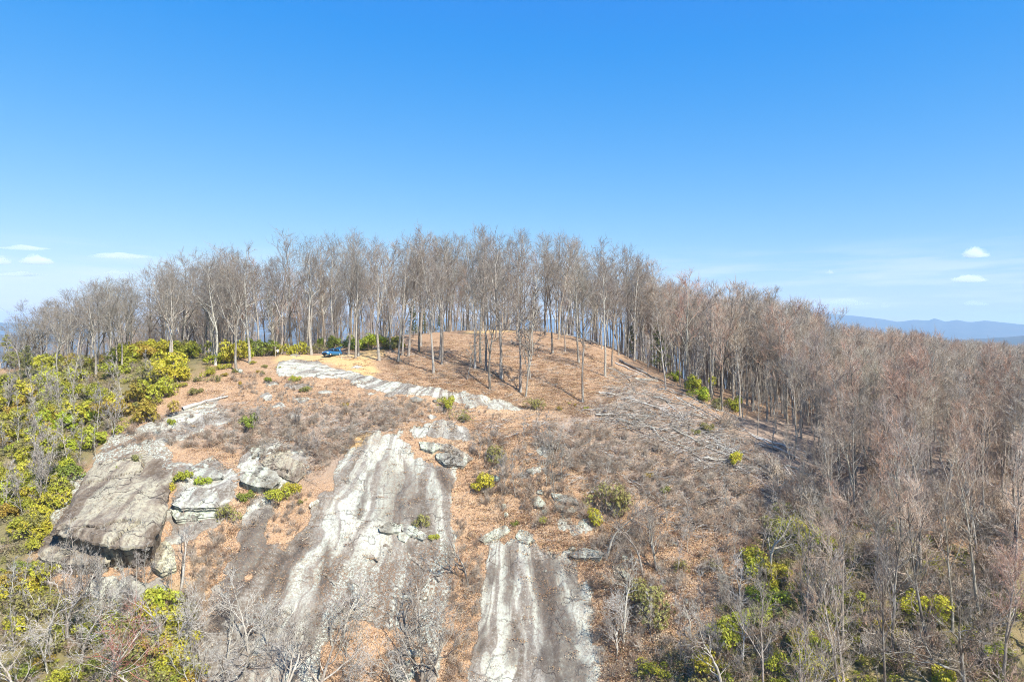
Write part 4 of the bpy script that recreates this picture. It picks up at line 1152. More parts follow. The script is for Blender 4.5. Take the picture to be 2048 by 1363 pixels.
# ------------------------------------------------------------------ evergreen trees
M_NEEDLE = M_LEAF
def gen_conifer(seed, H, rmax, bole, nwh, dens):
    rnd = random.Random(seed); r = np.random.default_rng(seed)
    wood = [grow(rnd, Vector((0, 0, -0.4)), Vector((0, 0, 1)), H, 0.16, 10, 0.012, 0.02, 0.02) + (7,)]
    C, D = [], []
    for i in range(nwh):
        t = bole + (1 - bole) * (i + 0.3) / nwh
        for k in range(5):
            th = rnd.uniform(0, 6.28); L_ = rmax * (1.05 - 0.85 * (t - bole) / (1 - bole)) * rnd.uniform(0.6, 1.1)
            p0 = Vector((0, 0, t * H)); d_ = Vector((math.cos(th), math.sin(th), rnd.uniform(-0.1, 0.25)))
            bp, br = grow(rnd, p0, d_, L_, 0.035, 4, 0.08, 0.03, 0.008)
            wood.append((bp, br, 4))
            for m_ in range(dens):
                q, dd, _, _ = along(bp, rnd.uniform(0.3, 1.0)); C.append(tuple(q)); D.append(tuple(dd))
    C = np.array(C); D = np.array(D); n = len(C)
    C = np.repeat(C, 5, 0) + r.normal(0, 0.10, (n * 5, 3)); D = unit(np.repeat(D, 5, 0) + r.normal(0, 0.6, (n * 5, 3)))
    W = unit(np.cross(D, r.normal(0, 1, (n * 5, 3))))
    V, Fq = leaf_quads(C, D, W, r.uniform(0.25, 0.45, n * 5), r.uniform(0.06, 0.12, n * 5))
    lm = mesh_np('needles', V, [Fq]); lm.materials.append(M_NEEDLE)
    return tube_mesh('trunk', wood, M_BARK), lm
CON = [gen_conifer(1300 + i, 9.0, 2.2, 0.12, 14, 9) for i in range(2)]
PIN = [gen_conifer(1350, 9.0, 2.0, 0.55, 6, 14)]
def conifer(pm, p, h, colr, name, lab, grp=None):
    root = empty(name, p); s = h / 9.0; root.scale = (s, s, s); root.rotation_euler.z = random.uniform(0, 6)
    a = bpy.data.objects.new('trunk', pm[0]); col.objects.link(a); a.parent = root; a.color = (*DARK, 1)
    b_ = bpy.data.objects.new('needles', pm[1]); col.objects.link(b_); b_.parent = root; b_.color = (*colr, 1)
    tag(root, lab, 'tree', grp)
p = hit(14, 735); conifer(PIN[0], p, h_for(p, 668), (0.40, 0.39, 0.07), 'pine_tree', 'small yellow-green pine with a flat crown at the end of the ridge')
p = hit(55, 760); conifer(CON[1], p, h_for(p, 690), (0.24, 0.24, 0.10), 'evergreen_tree', 'dull olive evergreen at the end of the ridge near the pine')
for px, Y, top, lab in ((826, 165, 612, 'dark green hemlock behind the trunks at the top of the leaf slope'), (845, 172, 620, 'shorter dark hemlock beside the one behind the trunks on the slope'), (880, 178, 628, 'dark hemlock farther along the summit behind the grey trunks'), (1320, 150, 640, 'narrow dark evergreen among the pale young trees at the wood edge'), (1262, 160, 650, 'low dark evergreen behind the pale logs on the summit edge')):
    p = ground((px - CX) / FPX * Y, Y); conifer(random.choice(CON), p, max(3, h_for(p, top)), jit((0.17, 0.19, 0.07), 0.15), 'hemlock_tree', lab)

# ------------------------------------------------------------------ felled trunks, poles and limbs
M_LOG = M_BARK
def log(px0, py0, px1, py1, r, colr, label, group=None, branches=3, lift=0.12, name='felled_log', seg=7):
    a = hit(px0, py0); b_ = hit(px1, py1)
    if a is None or b_ is None: return None
    rnd = random.Random(int(px0 * 7 + py1 * 13))
    root = empty(name, a)
    pts = []
    for i in range(seg + 1):
        t = i / seg; q = a.lerp(b_, t)
        g = float(height(q.x, q.y))
        q.z = max(0.55 * g + 0.45 * q.z, g) + r * 0.7 + lift * (0.4 + 0.6 * rnd.random())
        q.x += rnd.gauss(0, 0.06 + 0.5 * r); q.y += rnd.gauss(0, 0.06 + 0.5 * r)
        pts.append(q - a)
    o = add('trunk', tube_mesh('trunk', [(pts, [r * (1 - 0.65 * i / seg) * rnd.uniform(0.85, 1.15) for i in range(seg + 1)], 7)], M_LOG), None, root); o.color = (*colr, 1)
    for k in range(branches):
        br = []
        t = rnd.uniform(0.35, 0.98); q, dd, _, _ = along(pts, t)
        aa, bb = ortho(dd); th = rnd.uniform(-0.4, 3.5)
        d_ = dd * 0.8 + (aa * math.cos(th) + bb * math.sin(th)) * 0.7
        d_.z = abs(d_.z) * 0.6
        L_ = rnd.uniform(0.8, 2.4)
        P1, R1 = grow(rnd, q, d_, L_, r * 0.35, 4, 0.18, 0.0, 0.008); br.append((P1, R1, 4))
        for m_ in range(4):
            q2, d2, _, _ = along(P1, rnd.uniform(0.3, 1)); d2 = d2 + Vector((rnd.gauss(0, .6), rnd.gauss(0, .6), rnd.gauss(0.1, .4)))
            P2, R2 = grow(rnd, q2, d2, rnd.uniform(0.4, 1.1), 0.016, 3, 0.2, 0.0, 0.005); br.append((P2, R2, 3))
        o = add('limb', tube_mesh('limb', br, M_LOG), None, root); o.color = (*colr, 1)
    tag(root, label, 'log', group)
    return root
WG = (0.53, 0.49, 0.43)
LOGS = [
    (360, 822, 455, 796, 0.38, WG, 'thick weathered grey log lying at the edge of the bare brush', 2),
    (605, 1083, 692, 1022, 0.10, TAN, 'long thin pole lying across the upper part of the granite slab', 0),
    (270, 862, 328, 838, 0.14, WG, 'pale bare log at the top of the tilted outcrop', 1),
    (235, 880, 292, 850, 0.12, DARK, 'dark thin log beside a pale one at the top of the outcrop', 1),
    (1236, 722, 1334, 770, 0.26, DARK, 'thick dark felled trunk lying downhill along the wood edge', 2),
    (1232, 727, 1300, 757, 0.16, WG, 'pale felled trunk alongside the thick dark one', 1),
    (1252, 796, 1362, 834, 0.15, WG, 'long pale felled trunk pointing downhill across the cut slope', 3),
    (1290, 808, 1366, 836, 0.13, PALE, 'whitish felled trunk next to the longest pale one', 2),
    (1300, 806, 1358, 826, 0.12, (0.36, 0.16, 0.07), 'rusty orange felled trunk in the heap of pale ones', 0),
    (1255, 757, 1278, 748, 0.11, WG, 'short forked pale limb on the orange litter', 2), (1256, 758, 1272, 788, 0.10, DARK, 'short dark limb pointing downhill on the litter', 2),
    (1135, 668, 1190, 682, 0.14, WG, 'pale log lying across the summit edge of the leaf slope', 0), (1212, 680, 1240, 688, 0.12, WG, 'short pale log at the rim of the summit behind the trunks', 0),
    (1440, 960, 1475, 870, 0.07, PALE, 'pale stem leaning out of a twiggy heap in the brush', 2),
    (1172, 682, 1186, 690, 0.22, DARK, 'dark stump end of a log on the summit slope', 2), (1182, 684, 1200, 692, 0.26, DARK, 'dark rotten log pile piece on the summit slope', 3),
    (1168, 904, 1250, 932, 0.07, WG, 'thin pale trunk lying below the brown leafy heap', 2),
]
for x0, y0, x1, y1, r, c_, lab, nb in LOGS:
    log(x0, y0, x1, y1, r, c_, lab, None, nb)
HEAP = [(1225, 735), (1330, 775), (1400, 805), (1500, 850), (1580, 930), (1520, 960), (1380, 920), (1230, 850), (1130, 830), (1180, 800)]
for i in range(100):
    x, y = rand_in(HEAP)
    L_ = random.uniform(22, 120) * (1 if random.random() < 0.75 else -0.6); s = random.gauss(0.42, 0.30)
    log(x, y, x + L_, y + L_ * s, random.choice([0.05, 0.07, 0.09, 0.12, 0.16]), jit(random.choice([WG, WG, PALE, PALE, TAN, DARK]), 0.15), 'slender grey felled stem in the heap lying downhill across the cut slope', 'felled stems in the cut heap', random.choice([2, 4, 6, 7]), lift=random.uniform(0.05, 0.5))
HEAP2 = [(1060, 835), (1180, 860), (1300, 930), (1330, 1000), (1180, 940), (1060, 880)]
for i in range(22):
    x, y = rand_in(HEAP2); L_ = random.uniform(25, 80)
    log(x, y, x + L_, y + L_ * random.uniform(0.2, 0.7), random.uniform(0.035, 0.07), jit(WG, 0.2), 'thin grey cut branch on the brush slope below the rock band', 'cut branches on the brush slope', 4, lift=0.3, name='cut_branch')
HEAP3 = [(380, 880), (450, 830), (640, 830), (820, 820), (760, 870), (660, 930), (560, 950)]
for i in range(26):
    x, y = rand_in(HEAP3); L_ = random.uniform(18, 60); s = random.uniform(-0.7, 0.7)
    log(x, y, x + L_, y + L_ * s, random.uniform(0.03, 0.06), jit(TAN, 0.2), 'thin brown cut branch in the brush above the wide granite slab', 'cut branches above the slab', 4, lift=0.3, name='cut_branch')

# ------------------------------------------------------------------ boulders, ledges and the tilted outcrop
_YR = np.arange(58, 215, 0.5)
def hit_many(px, py, lift):
    """lines of sight against the hill raised by lift"""
    u = (px - CX) / FPX; v = -(py - CY) / FPX
    d = height(u[:, None] * _YR, np.broadcast_to(_YR, (len(u), len(_YR)))) + lift[:, None] - v[:, None] * _YR
    k = np.argmax(d >= 0, 1); k = np.where(d.max(1) < 0, np.argmax(d, 1), k); k = np.clip(k, 1, len(_YR) - 1); r = np.arange(len(u))
    d0, d1 = d[r, k - 1], d[r, k]
    Y = _YR[k - 1] + 0.5 * np.clip(-d0 / (d1 - d0 + 1e-9), 0, 1)
    return np.stack([u * Y, Y, v * Y], -1)
def rock(outline, lift_top, lift_bot, thick, label, group=None, name='boulder', colr=(1, 1, 1), rough=0.09, dome=0.025, n=84, rings=(1.0, .975, .93, .87, .80, .72, .63, .53, .42, .31, .2, .08), bed=1.0):
    """a rock whose outline follows the photograph: it grows out of the hill at its upper edge and juts out, undercut, at its lower one"""
    P = [Vector(a) for a in outline]
    per = [0]
    for i in range(len(P)): per.append(per[-1] + (P[(i + 1) % len(P)] - P[i]).length)
    dens = []
    for k in range(n):
        s = per[-1] * k / n; i = max(j for j in range(len(P)) if per[j] <= s)
        dens.append(P[i].lerp(P[(i + 1) % len(P)], (s - per[i]) / max(1e-6, per[i + 1] - per[i])))
    D = np.array([(d.x, d.y) for d in dens]); cen2 = D.mean(0)
    sd_ = int(outline[0][0] + outline[0][1]) % 50
    jag = fbm(D[:, 0] / 9.0, D[:, 1] / 9.0, 3, sd_ + 20)
    D = cen2 + (D - cen2) * (1 + 0.05 * jag)[:, None]
    y0, y1 = D[:, 1].min(), D[:, 1].max()
    rr, edge_t = [], None
    for s in rings:
        q = cen2 + (D - cen2) * s
        t = np.clip((q[:, 1] - y0) / (y1 - y0 + 1e-6), 0, 1) ** 1.3
        rr.append(hit_many(q[:, 0], q[:, 1], lift_top + (lift_bot - lift_top) * t))
        if edge_t is None: edge_t = t
    Q = rr[0]; cen = Q.mean(0); size = np.sqrt(((Q - cen) ** 2).sum(1).mean())
    out = []
    for s, p in zip(rings, rr):
        nz = fbm(p[:, 0] / (0.45 * size + .2), p[:, 1] / (0.45 * size + .2), 4, sd_)
        nz2 = np.round(fbm(p[:, 0] / (0.9 * size + .2) + 5, p[:, 1] / (0.30 * size + .2), 3, sd_ + 4) * 5) / 5
        nz3 = fbm(p[:, 0] / 0.55, p[:, 1] / 0.55, 3, sd_ + 12)
        ck = np.abs(fbm((p[:, 0] + 0.6 * p[:, 1]) / (0.9 * size + .3), (p[:, 1] - 0.5 * p[:, 0]) / (0.4 * size + .2), 3, sd_ + 15))
        hgt = dome * size * (1 - s ** 3) + rough * size * (nz + 0.9 * nz2) * min(1.0, (1 - s) * 8 + 0.2) + min(0.12, 0.06 * size) * nz3 - min(0.7, 0.14 * size) * sstep(ck, 0.05, 0.0)
        hgt = hgt - 0.06 * size * sstep(np.full(n, s), 0.84, 1.0) * edge_t
        out.append(p + np.array([0, -0.35, 0.94]) * hgt[:, None])
    low = []
    drop = lift_top + (lift_bot - lift_top) * edge_t
    for s, dz, back in ((0.995, 0.22, .05), (0.96 , 0.30, .2), (0.975, 0.6, .15), (0.93, 0.72, .4), (0.94, 1.0, .35), (0.85, 1.05, 1.0), (0.75, 1.3, 1.6)):
        p = cen + (Q - cen) * s
        nz = fbm(p[:, 0] / 1.1 + dz * 3, p[:, 1] / 1.1 - dz * 2, 3, sd_ + 9)
        p = p + np.stack([0 * nz, back * np.minimum(drop, 4.5) * 0.5, -thick * dz * (1 + 0.5 * nz) - (0.0 if dz < 1.05 else 1.0) * drop], -1)
        p[:, :2] += 0.10 * nz[:, None]
        low.append(p)
    allr = out[::-1] + low
    V = np.concatenate([allr[0].mean(0)[None]] + allr); m_ = len(allr)
    i = 1 + np.arange(m_ - 1)[:, None] * n; j = np.arange(n)[None]; j2 = (j + 1) % n
    Fq = np.stack([i + j, i + n + j, i + n + j2, i + j2], -1).reshape(-1, 4)
    Ft = np.stack([np.zeros(n, int), 1 + np.arange(n), 1 + (np.arange(n) + 1) % n], -1)
    me_ = mesh_np(name, V - cen, [Fq, Ft]); smooth(me_, False)
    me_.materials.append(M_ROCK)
    o = add(name, me_); o.location = cen; o.color = (*colr, 1)
    tag(o, label, 'rock', group)
    return o
W1 = (1.02, 1.06, 1.0); PINK = (0.74, 0.66, 0.585); GR = (0.85, 0.87, 0.86)
FINE = (1.0, .99) + tuple(np.linspace(.97, .02, 36))
rock([(170, 945), (200, 918), (240, 895), (285, 900), (322, 915), (345, 935), (338, 985), (331, 1022), (302, 1084), (241, 1090), (179, 1079), (150, 1069), (100, 1062), (108, 1044), (141, 1000)], -0.1, 5.2, 1.2, 'great tilted block of cracked pinkish-grey granite with a deep overhang', name='rock_outcrop', colr=PINK, rough=0.06, dome=0.03, n=170, rings=FINE)
rock([(97, 1063), (150, 1071), (192, 1082), (226, 1113), (215, 1124), (135, 1126), (80, 1114), (75, 1100)], 0.9, 2.0, 0.8, 'lower ledge of granite under the great tilted block', name='rock_outcrop', colr=PINK, rough=0.05, dome=0.04, n=80)
RK = [
    ([(342, 1004), (368, 972), (430, 976), (442, 1000), (436, 1012), (360, 1013)], 0.3, 1.8, 0.8, 'thick granite ledge carrying bright shrubs beside the tilted block', 'rock_outcrop', (1, 1, 1)),
    ([(338, 1018), (430, 1016), (434, 1030), (352, 1036)], 0.3, 1.2, 0.7, 'lower granite ledge beneath the shrub-topped one', 'rock_outcrop', W1),
    ([(372, 932), (405, 924), (442, 940), (447, 952), (400, 957), (370, 946)], 0.2, 0.9, 0.5, 'flat grey ledge at the foot of the bare brush', 'rock_outcrop', GR),
    ([(480, 956), (500, 930), (525, 924), (548, 936), (562, 958), (545, 974), (515, 971), (482, 961)], 0.4, 2.0, 0.5, 'smooth grey slab jutting out over a black hollow', 'rock_outcrop', W1),
    ([(515, 917), (540, 897), (580, 900), (602, 915), (612, 945), (590, 962), (556, 947), (525, 927)], 0.4, 1.0, 0.8, 'rounded speckled boulder behind the jutting grey slab', 'boulder', PINK),
    ([(500, 897), (512, 888), (532, 893), (530, 906), (505, 911)], 0.3, 0.8, 0.6, 'pale boulder with a black cleft above the jutting slab', 'boulder', W1),
    ([(838, 882), (868, 884), (882, 893), (865, 902), (842, 895)], 0.3, 0.8, 0.35, 'layered pale ledge at the head of the white slab', 'rock_outcrop', W1),
    ([(872, 906), (900, 904), (936, 921), (926, 930), (890, 927), (872, 914)], 0.3, 1.1, 0.5, 'lens-shaped grey ledge overhanging the dark smooth rock', 'rock_outcrop', GR),
    ([(872, 884), (902, 888), (947, 914), (937, 921), (900, 904), (874, 897)], 0.2, 0.6, 0.5, 'long leaf-strewn ledge just above the lens-shaped one', 'rock_outcrop', (1, .97, .93)),
    ([(757, 1053), (775, 1043), (804, 1046), (801, 1061), (775, 1064), (760, 1061)], 0.3, 0.8, 0.4, 'pale flaking ledge end in the middle of the slab', 'boulder', W1),
    ([(805, 1047), (830, 1052), (857, 1069), (846, 1077), (815, 1067), (803, 1058)], 0.3, 0.8, 0.4, 'grey ledge end next to the pale flaking one', 'boulder', GR),
    ([(795, 1066), (810, 1062), (819, 1072), (811, 1082), (797, 1077)], 0.4, 0.7, 0.4, 'round pale boulder wedged under the two ledge ends', 'boulder', W1),
    ([(955, 1076), (985, 1060), (1010, 1049), (1021, 1057), (1000, 1073), (965, 1082)], 0.3, 0.7, 0.4, 'long pale slab lying across the top of the streaked rock', 'boulder', W1),
    ([(1031, 1070), (1040, 1057), (1056, 1062), (1070, 1079), (1055, 1086), (1040, 1082)], 0.3, 0.7, 0.4, 'wedge-shaped pale boulder at the top of the brown streak', 'boulder', W1),
    ([(1064, 999), (1078, 991), (1092, 1005), (1086, 1012), (1069, 1010)], 0.3, 0.7, 0.4, 'pointed lichen-covered boulder on orange litter', 'boulder', W1),
    ([(1108, 1010), (1130, 1007), (1154, 1018), (1149, 1024), (1125, 1022)], 0.3, 0.6, 0.35, 'low pale boulder just uphill of a big olive bush', 'boulder', W1),
    ([(1102, 985), (1125, 988), (1152, 994), (1158, 1005), (1130, 1004), (1108, 995)], 0.3, 0.7, 0.4, 'dark-bellied ledge uphill of the low pale boulder', 'boulder', GR),
    ([(1134, 1106), (1168, 1094), (1208, 1103), (1203, 1114), (1150, 1113)], 0.3, 0.9, 0.4, 'ledge over a black slot at the foot of the forked slim tree', 'rock_outcrop', GR),
    ([(1224, 1132), (1245, 1124), (1262, 1150), (1247, 1167), (1230, 1152)], 0.2, 0.5, 0.5, 'lichen-white boulder under the crooked dark tree', 'boulder', W1),
    ([(450, 697), (462, 690), (474, 692), (476, 702), (452, 703)], 0.7, 0.9, 0.8, 'pale boulder half hidden by the golden shrub near the clearing', 'boulder', W1),
    ([(298, 1100), (332, 1078), (348, 1098), (352, 1130), (322, 1142), (303, 1126)], 0.5, 1.6, 1.0, 'ochre-grey boulder in the gap beside the rock overhang', 'boulder', (1.1, 1.05, .88)),
    ([(820, 795), (832, 791), (846, 797), (842, 802), (826, 802)], 0.2, 0.4, 0.2, 'small dark-edged stone below the long rock band', 'boulder', GR),
    ([(200, 1168), (250, 1155), (300, 1168), (290, 1200), (225, 1215), (195, 1195)], 0.2, 0.7, 0.6, 'broad pale boulder in the shrubs under the overhang', 'boulder', W1),
    ([(790, 1325), (820, 1318), (832, 1350), (800, 1362), (780, 1350)], 0.2, 0.6, 0.4, 'pale blocky boulder at the foot of the gnarled grey tree', 'boulder', W1),
]
for out, a, b_, t_, lab, nm, c_ in RK:
    rock(out, a, b_, t_, lab, None, nm, c_)
def lip(x0, y0, x1, y1, w, label, lift=0.8):
    d = Vector((x1 - x0, y1 - y0)); nrm2 = Vector((d.y, -d.x)).normalized()
    if nrm2.y > 0: nrm2 = -nrm2
    rnd = random.Random(int(x0)); k = 7
    lower = [Vector((x0, y0)) + d * (q / k) + nrm2 * rnd.uniform(-1.6, 1.6) for q in range(k + 1)]
    upper = [Vector((x0, y0)) + d * (q / k) + nrm2 * w * (0.35 + 0.65 * math.sin(math.pi * (q + 0.5) / (k + 1))) * rnd.uniform(0.7, 1.2) for q in range(k, -1, -1)]
    rock([tuple(v) for v in lower + upper], 0.0, lift, 0.3, label, None, 'rock_outcrop', (1, .96, .91), 0.05, 0.01, 60)
for a_ in ((701, 1099, 757, 1121, 9, 'slanting lip of rock high on the leafy half of the wide slab'), (749, 1078, 782, 1101, 7, 'short lip of rock under the round wedged boulder'), (790, 1094, 848, 1136, 9, 'long slanting lip of rock beneath the middle ledge ends'),
           (736, 1142, 768, 1160, 8, 'short slanting lip in the centre of the wide slab'), (682, 1158, 718, 1169, 8, 'thin curved lip of rock with a dark edge on the white-streaked slab'), (704, 1193, 752, 1214, 9, 'low lip of rock on the whitish foot of the slab'),
           (790, 1194, 856, 1196, 12, 'straight lip of rock with a black gap above the gnarled grey tree'), (620, 1012, 664, 992, 10, 'low swelling of rock at the upper rim of the wide slab'), (772, 1306, 846, 1308, 14, 'blocky ledge low on the leafy part of the slab'),
           (818, 1112, 880, 1160, 8, 'faint slanting lip near the gully between the slabs'), (640, 1140, 668, 1168, 6, 'small crack lip on the pale streaks'), (455, 1190, 480, 1182, 6, 'small dark lip on the brown-streaked rock')):
    lip(*a_)
SMALL = [(1080, 982, 7, 4), (1012, 1027, 5, 4), (1041, 948, 6, 4), (1008, 1010, 5, 4), (1130, 1030, 12, 7), (1092, 1020, 8, 6), (1170, 1045, 12, 9), (1330, 1160, 6, 4), (1350, 1085, 9, 3), (870, 800, 5, 2), 
         (1390, 1215, 9, 6), (1372, 1200, 5, 5), (1250, 1110, 8, 5), (665, 1075, 9, 6), (1145, 1095, 8, 4), (1090, 1140, 6, 3), (1305, 1190, 6, 4), (1370, 1230, 9, 7), (480, 740, 5, 3), (1060, 940, 9, 5), (990, 955, 8, 5)]
for cx, cy, rx, ry in SMALL:
    o_ = [(cx + rx * math.cos(a) * random.uniform(.75, 1.15), cy + ry * math.sin(a) * random.uniform(.75, 1.15)) for a in np.linspace(0, 6.283, 11)[:-1]]
    rock(o_, 0.15, 0.35, 0.3, 'small pale loose stone lying on the leaf litter', 'loose stones on the litter', 'boulder', W1, 0.12, 0.2, 24, (1, .93, .8, .6, .35, .1))

# ------------------------------------------------------------------ the car on the clearing
M_PAINT = plain('blue_car_paint', (0.05, 0.20, 0.40), 0.28, 0.35, 0.06, 3.0, 0.5)
M_GLASS = plain('car_glass', (0.012, 0.02, 0.03), 0.06, 0.0, 0, 1, 0.6)
M_TYRE = plain('tyre_rubber', (0.02, 0.02, 0.021), 0.85, 0, 0.2, 20)
M_RIM = plain('alloy', (0.55, 0.56, 0.58), 0.35, 0.8, 0.1, 20)
M_LAMP = plain('lamp_glass', (0.75, 0.78, 0.8), 0.12, 0.0, 0, 1, 0.6)
M_BLACK = plain('black_plastic', (0.025, 0.026, 0.028), 0.6, 0, 0.15, 15)
def loft(name, rings, mat, parent, cap=True):
    """rings: list of equal-length point lists"""
    n = len(rings[0]); V = np.array([q for r in rings for q in r], float); m_ = len(rings)
    i = np.arange(m_ - 1)[:, None] * n; j = np.arange(n)[None]; j2 = (j + 1) % n
    Fq = np.stack([i + j, i + j2, i + n + j2, i + n + j], -1).reshape(-1, 4)
    fs = [tuple(f_) for f_ in Fq]
    if cap: fs += [tuple(range(n))[::-1], tuple(range((m_ - 1) * n, m_ * n))]
    me_ = bpy.data.meshes.new(name); me_.from_pydata([tuple(v) for v in V], [], fs); me_.update()
    bm = bmesh.new(); bm.from_mesh(me_); bmesh.ops.recalc_face_normals(bm, faces=bm.faces); bm.to_mesh(me_); bm.free()
    smooth(me_)
    return add(name, me_, mat, parent)
def boxm(name, c, s, mat, parent, rot=None, bev=0.02):
    bm = bmesh.new(); bmesh.ops.create_cube(bm, size=1.0)
    bmesh.ops.scale(bm, vec=s, verts=bm.verts)
    if bev: bmesh.ops.bevel(bm, geom=bm.edges[:], offset=bev, segments=2, affect='EDGES')
    if rot is not None: bmesh.ops.rotate(bm, cent=(0, 0, 0), matrix=rot, verts=bm.verts)
    bmesh.ops.translate(bm, vec=c, verts=bm.verts)
    me_ = bpy.data.meshes.new(name); bm.to_mesh(me_); bm.free()
    return add(name, me_, mat, parent)
def cyl(name, c, r, w, mat, parent, seg=20):
    bm = bmesh.new(); bmesh.ops.create_cone(bm, cap_ends=True, segments=seg, radius1=r, radius2=r, depth=w)
    bmesh.ops.bevel(bm, geom=[e for e in bm.edges], offset=min(0.04, w * 0.2), segments=2, affect='EDGES')
    bmesh.ops.rotate(bm, cent=(0, 0, 0), matrix=Matrix.Rotation(math.pi / 2, 3, 'X'), verts=bm.verts)
    bmesh.ops.translate(bm, vec=c, verts=bm.verts)
    me_ = bpy.data.meshes.new(name); bm.to_mesh(me_); bm.free(); smooth(me_)
    return add(name, me_, mat, parent)
cp = hit(664, 712)
car = empty('parked_car', cp)
tag(car, 'blue hatchback car with its tailgate raised, parked on the clearing before the trees', 'car')
def sect(x, w, z0, z1, k=0.12):          # rounded body cross-section
    return [(x, -w + k, z0), (x, w - k, z0), (x, w, z0 + k), (x, w + .02, (z0 + z1) / 2), (x, w - .03, z1 - k), (x, w - k - .05, z1), (x, -w + k + .05, z1), (x, -w + .03, z1 - k), (x, -w - .02, (z0 + z1) / 2), (x, -w, z0 + k)]
loft('body', [sect(2.12, 0.70, .38, .66), sect(2.05, .80, .26, .78), sect(1.75, .86, .22, .88), sect(1.05, .88, .22, 1.0), (sect(0.2, .89, .22, 1.02)), sect(-1.2, .89, .22, 1.04), sect(-1.85, .87, .24, 1.04), sect(-2.08, .78, .34, 1.0)], M_PAINT, car)
def house(x, w, z): return [(x, -w, z), (x, w, z)]
cab = loft('roof', [[(0.25, -.60, 1.50), (0.25, .60, 1.50), (0.27, .58, 1.46), (0.27, -.58, 1.46)], [(-0.4, -.62, 1.57), (-0.4, .62, 1.57), (-0.4, .6, 1.50), (-0.4, -.6, 1.50)], [(-1.2, -.62, 1.56), (-1.2, .62, 1.56), (-1.2, .6, 1.5), (-1.2, -.6, 1.5)], [(-1.75, -.58, 1.50), (-1.75, .58, 1.50), (-1.75, .56, 1.45), (-1.75, -.56, 1.45)]], M_PAINT, car)
def panel(name, pts, mat, th=0.03):
    P = [Vector(q) for q in pts]; nn = (P[1] - P[0]).cross(P[2] - P[0]).normalized() * th
    return loft(name, [[tuple(q) for q in P], [tuple(q - nn) for q in P]], mat, car)
panel('windshield', [(1.02, -.74, 1.0), (1.02, .74, 1.0), (0.28, .58, 1.49), (0.28, -.58, 1.49)], M_GLASS)
for s in (-1, 1):
    panel('side_window', [(0.85, s * .80, 1.02), (-0.45, s * .82, 1.04), (-0.45, s * .62, 1.52), (0.22, s * .60, 1.49)], M_GLASS)
    panel('side_window', [(-0.53, s * .82, 1.04), (-1.35, s * .82, 1.05), (-1.25, s * .62, 1.51), (-0.53, s * .62, 1.52)], M_GLASS)
    panel('pillar', [(-1.38, s * .83, 1.03), (-1.95, s * .80, 1.02), (-1.72, s * .58, 1.47), (-1.28, s * .625, 1.52)], M_PAINT)
    panel('pillar', [(-0.44, s * .83, 1.03), (-0.54, s * .83, 1.03), (-0.54, s * .63, 1.52), (-0.44, s * .63, 1.52)], M_BLACK)
    boxm('headlight', (1.93, s * .62, .74), (.30, .34, .16), M_LAMP, car, Matrix.Rotation(s * 0.35, 3, 'Z'), 0.04)
    boxm('mirror', (0.72, s * .97, 1.08), (.14, .2, .13), M_PAINT, car, None, 0.03)
    boxm('tail_light', (-2.0, s * .70, .95), (.12, .2, .26), plain('tail_lamp_red', (0.35, 0.02, 0.02), 0.3), car, None, 0.03)
    for x in (1.32, -1.32):
        w = cyl('wheel', (x, s * .80, .32), .33, .22, M_TYRE, car)
        cyl('rim', (x, s * .865, .32), .21, .12, M_RIM, w, 14)
boxm('grille', (2.10, 0, .55), (.10, .95, .20), M_BLACK, car)
boxm('bumper', (2.08, 0, .36), (.16, 1.3, .16), M_BLACK, car)
gate = boxm('tailgate', (-2.05, 0, 1.78), (1.05, 1.2, .08), M_PAINT, car, Matrix.Rotation(0.42, 3, 'Y'), 0.03)
boxm('rear_window', (-2.07, 0, 1.835), (.62, 1.0, .05), M_GLASS, gate, Matrix.Rotation(0.42, 3, 'Y'), 0.02)
car.rotation_euler = (0, math.radians(-2), math.radians(180 + 62))
car.location.z += 0.03

# ------------------------------------------------------------------ bench beyond the car
M_PLANK = plain('weathered_plank', (0.66, 0.58, 0.46), 0.85, 0, 0.2, 6)
bp = hit(692, 717)
bench = empty('wooden_bench', bp); tag(bench, 'low bench of pale weathered planks on the dry grass beside the car', 'bench')
for k in range(3): boxm('plank', (0, -0.16 + 0.16 * k, 0.48), (2.1, 0.145, 0.06), M_PLANK, bench, None, 0.01)
for s in (-1, 1):
    boxm('leg', (s * 0.85, -0.13, 0.20), (0.10, 0.10, 0.5), M_PLANK, bench, None, 0.01)
    boxm('leg', (s * 0.85, 0.13, 0.20), (0.10, 0.10, 0.5), M_PLANK, bench, None, 0.01)
    boxm('cross_rail', (s * 0.85, 0, 0.415), (0.08, 0.46, 0.06), M_PLANK, bench, None, 0.01)
boxm('stretcher', (0, 0, 0.16), (1.62, 0.06, 0.08), M_PLANK, bench, None, 0.01)
bench.rotation_euler.z = math.radians(-4)

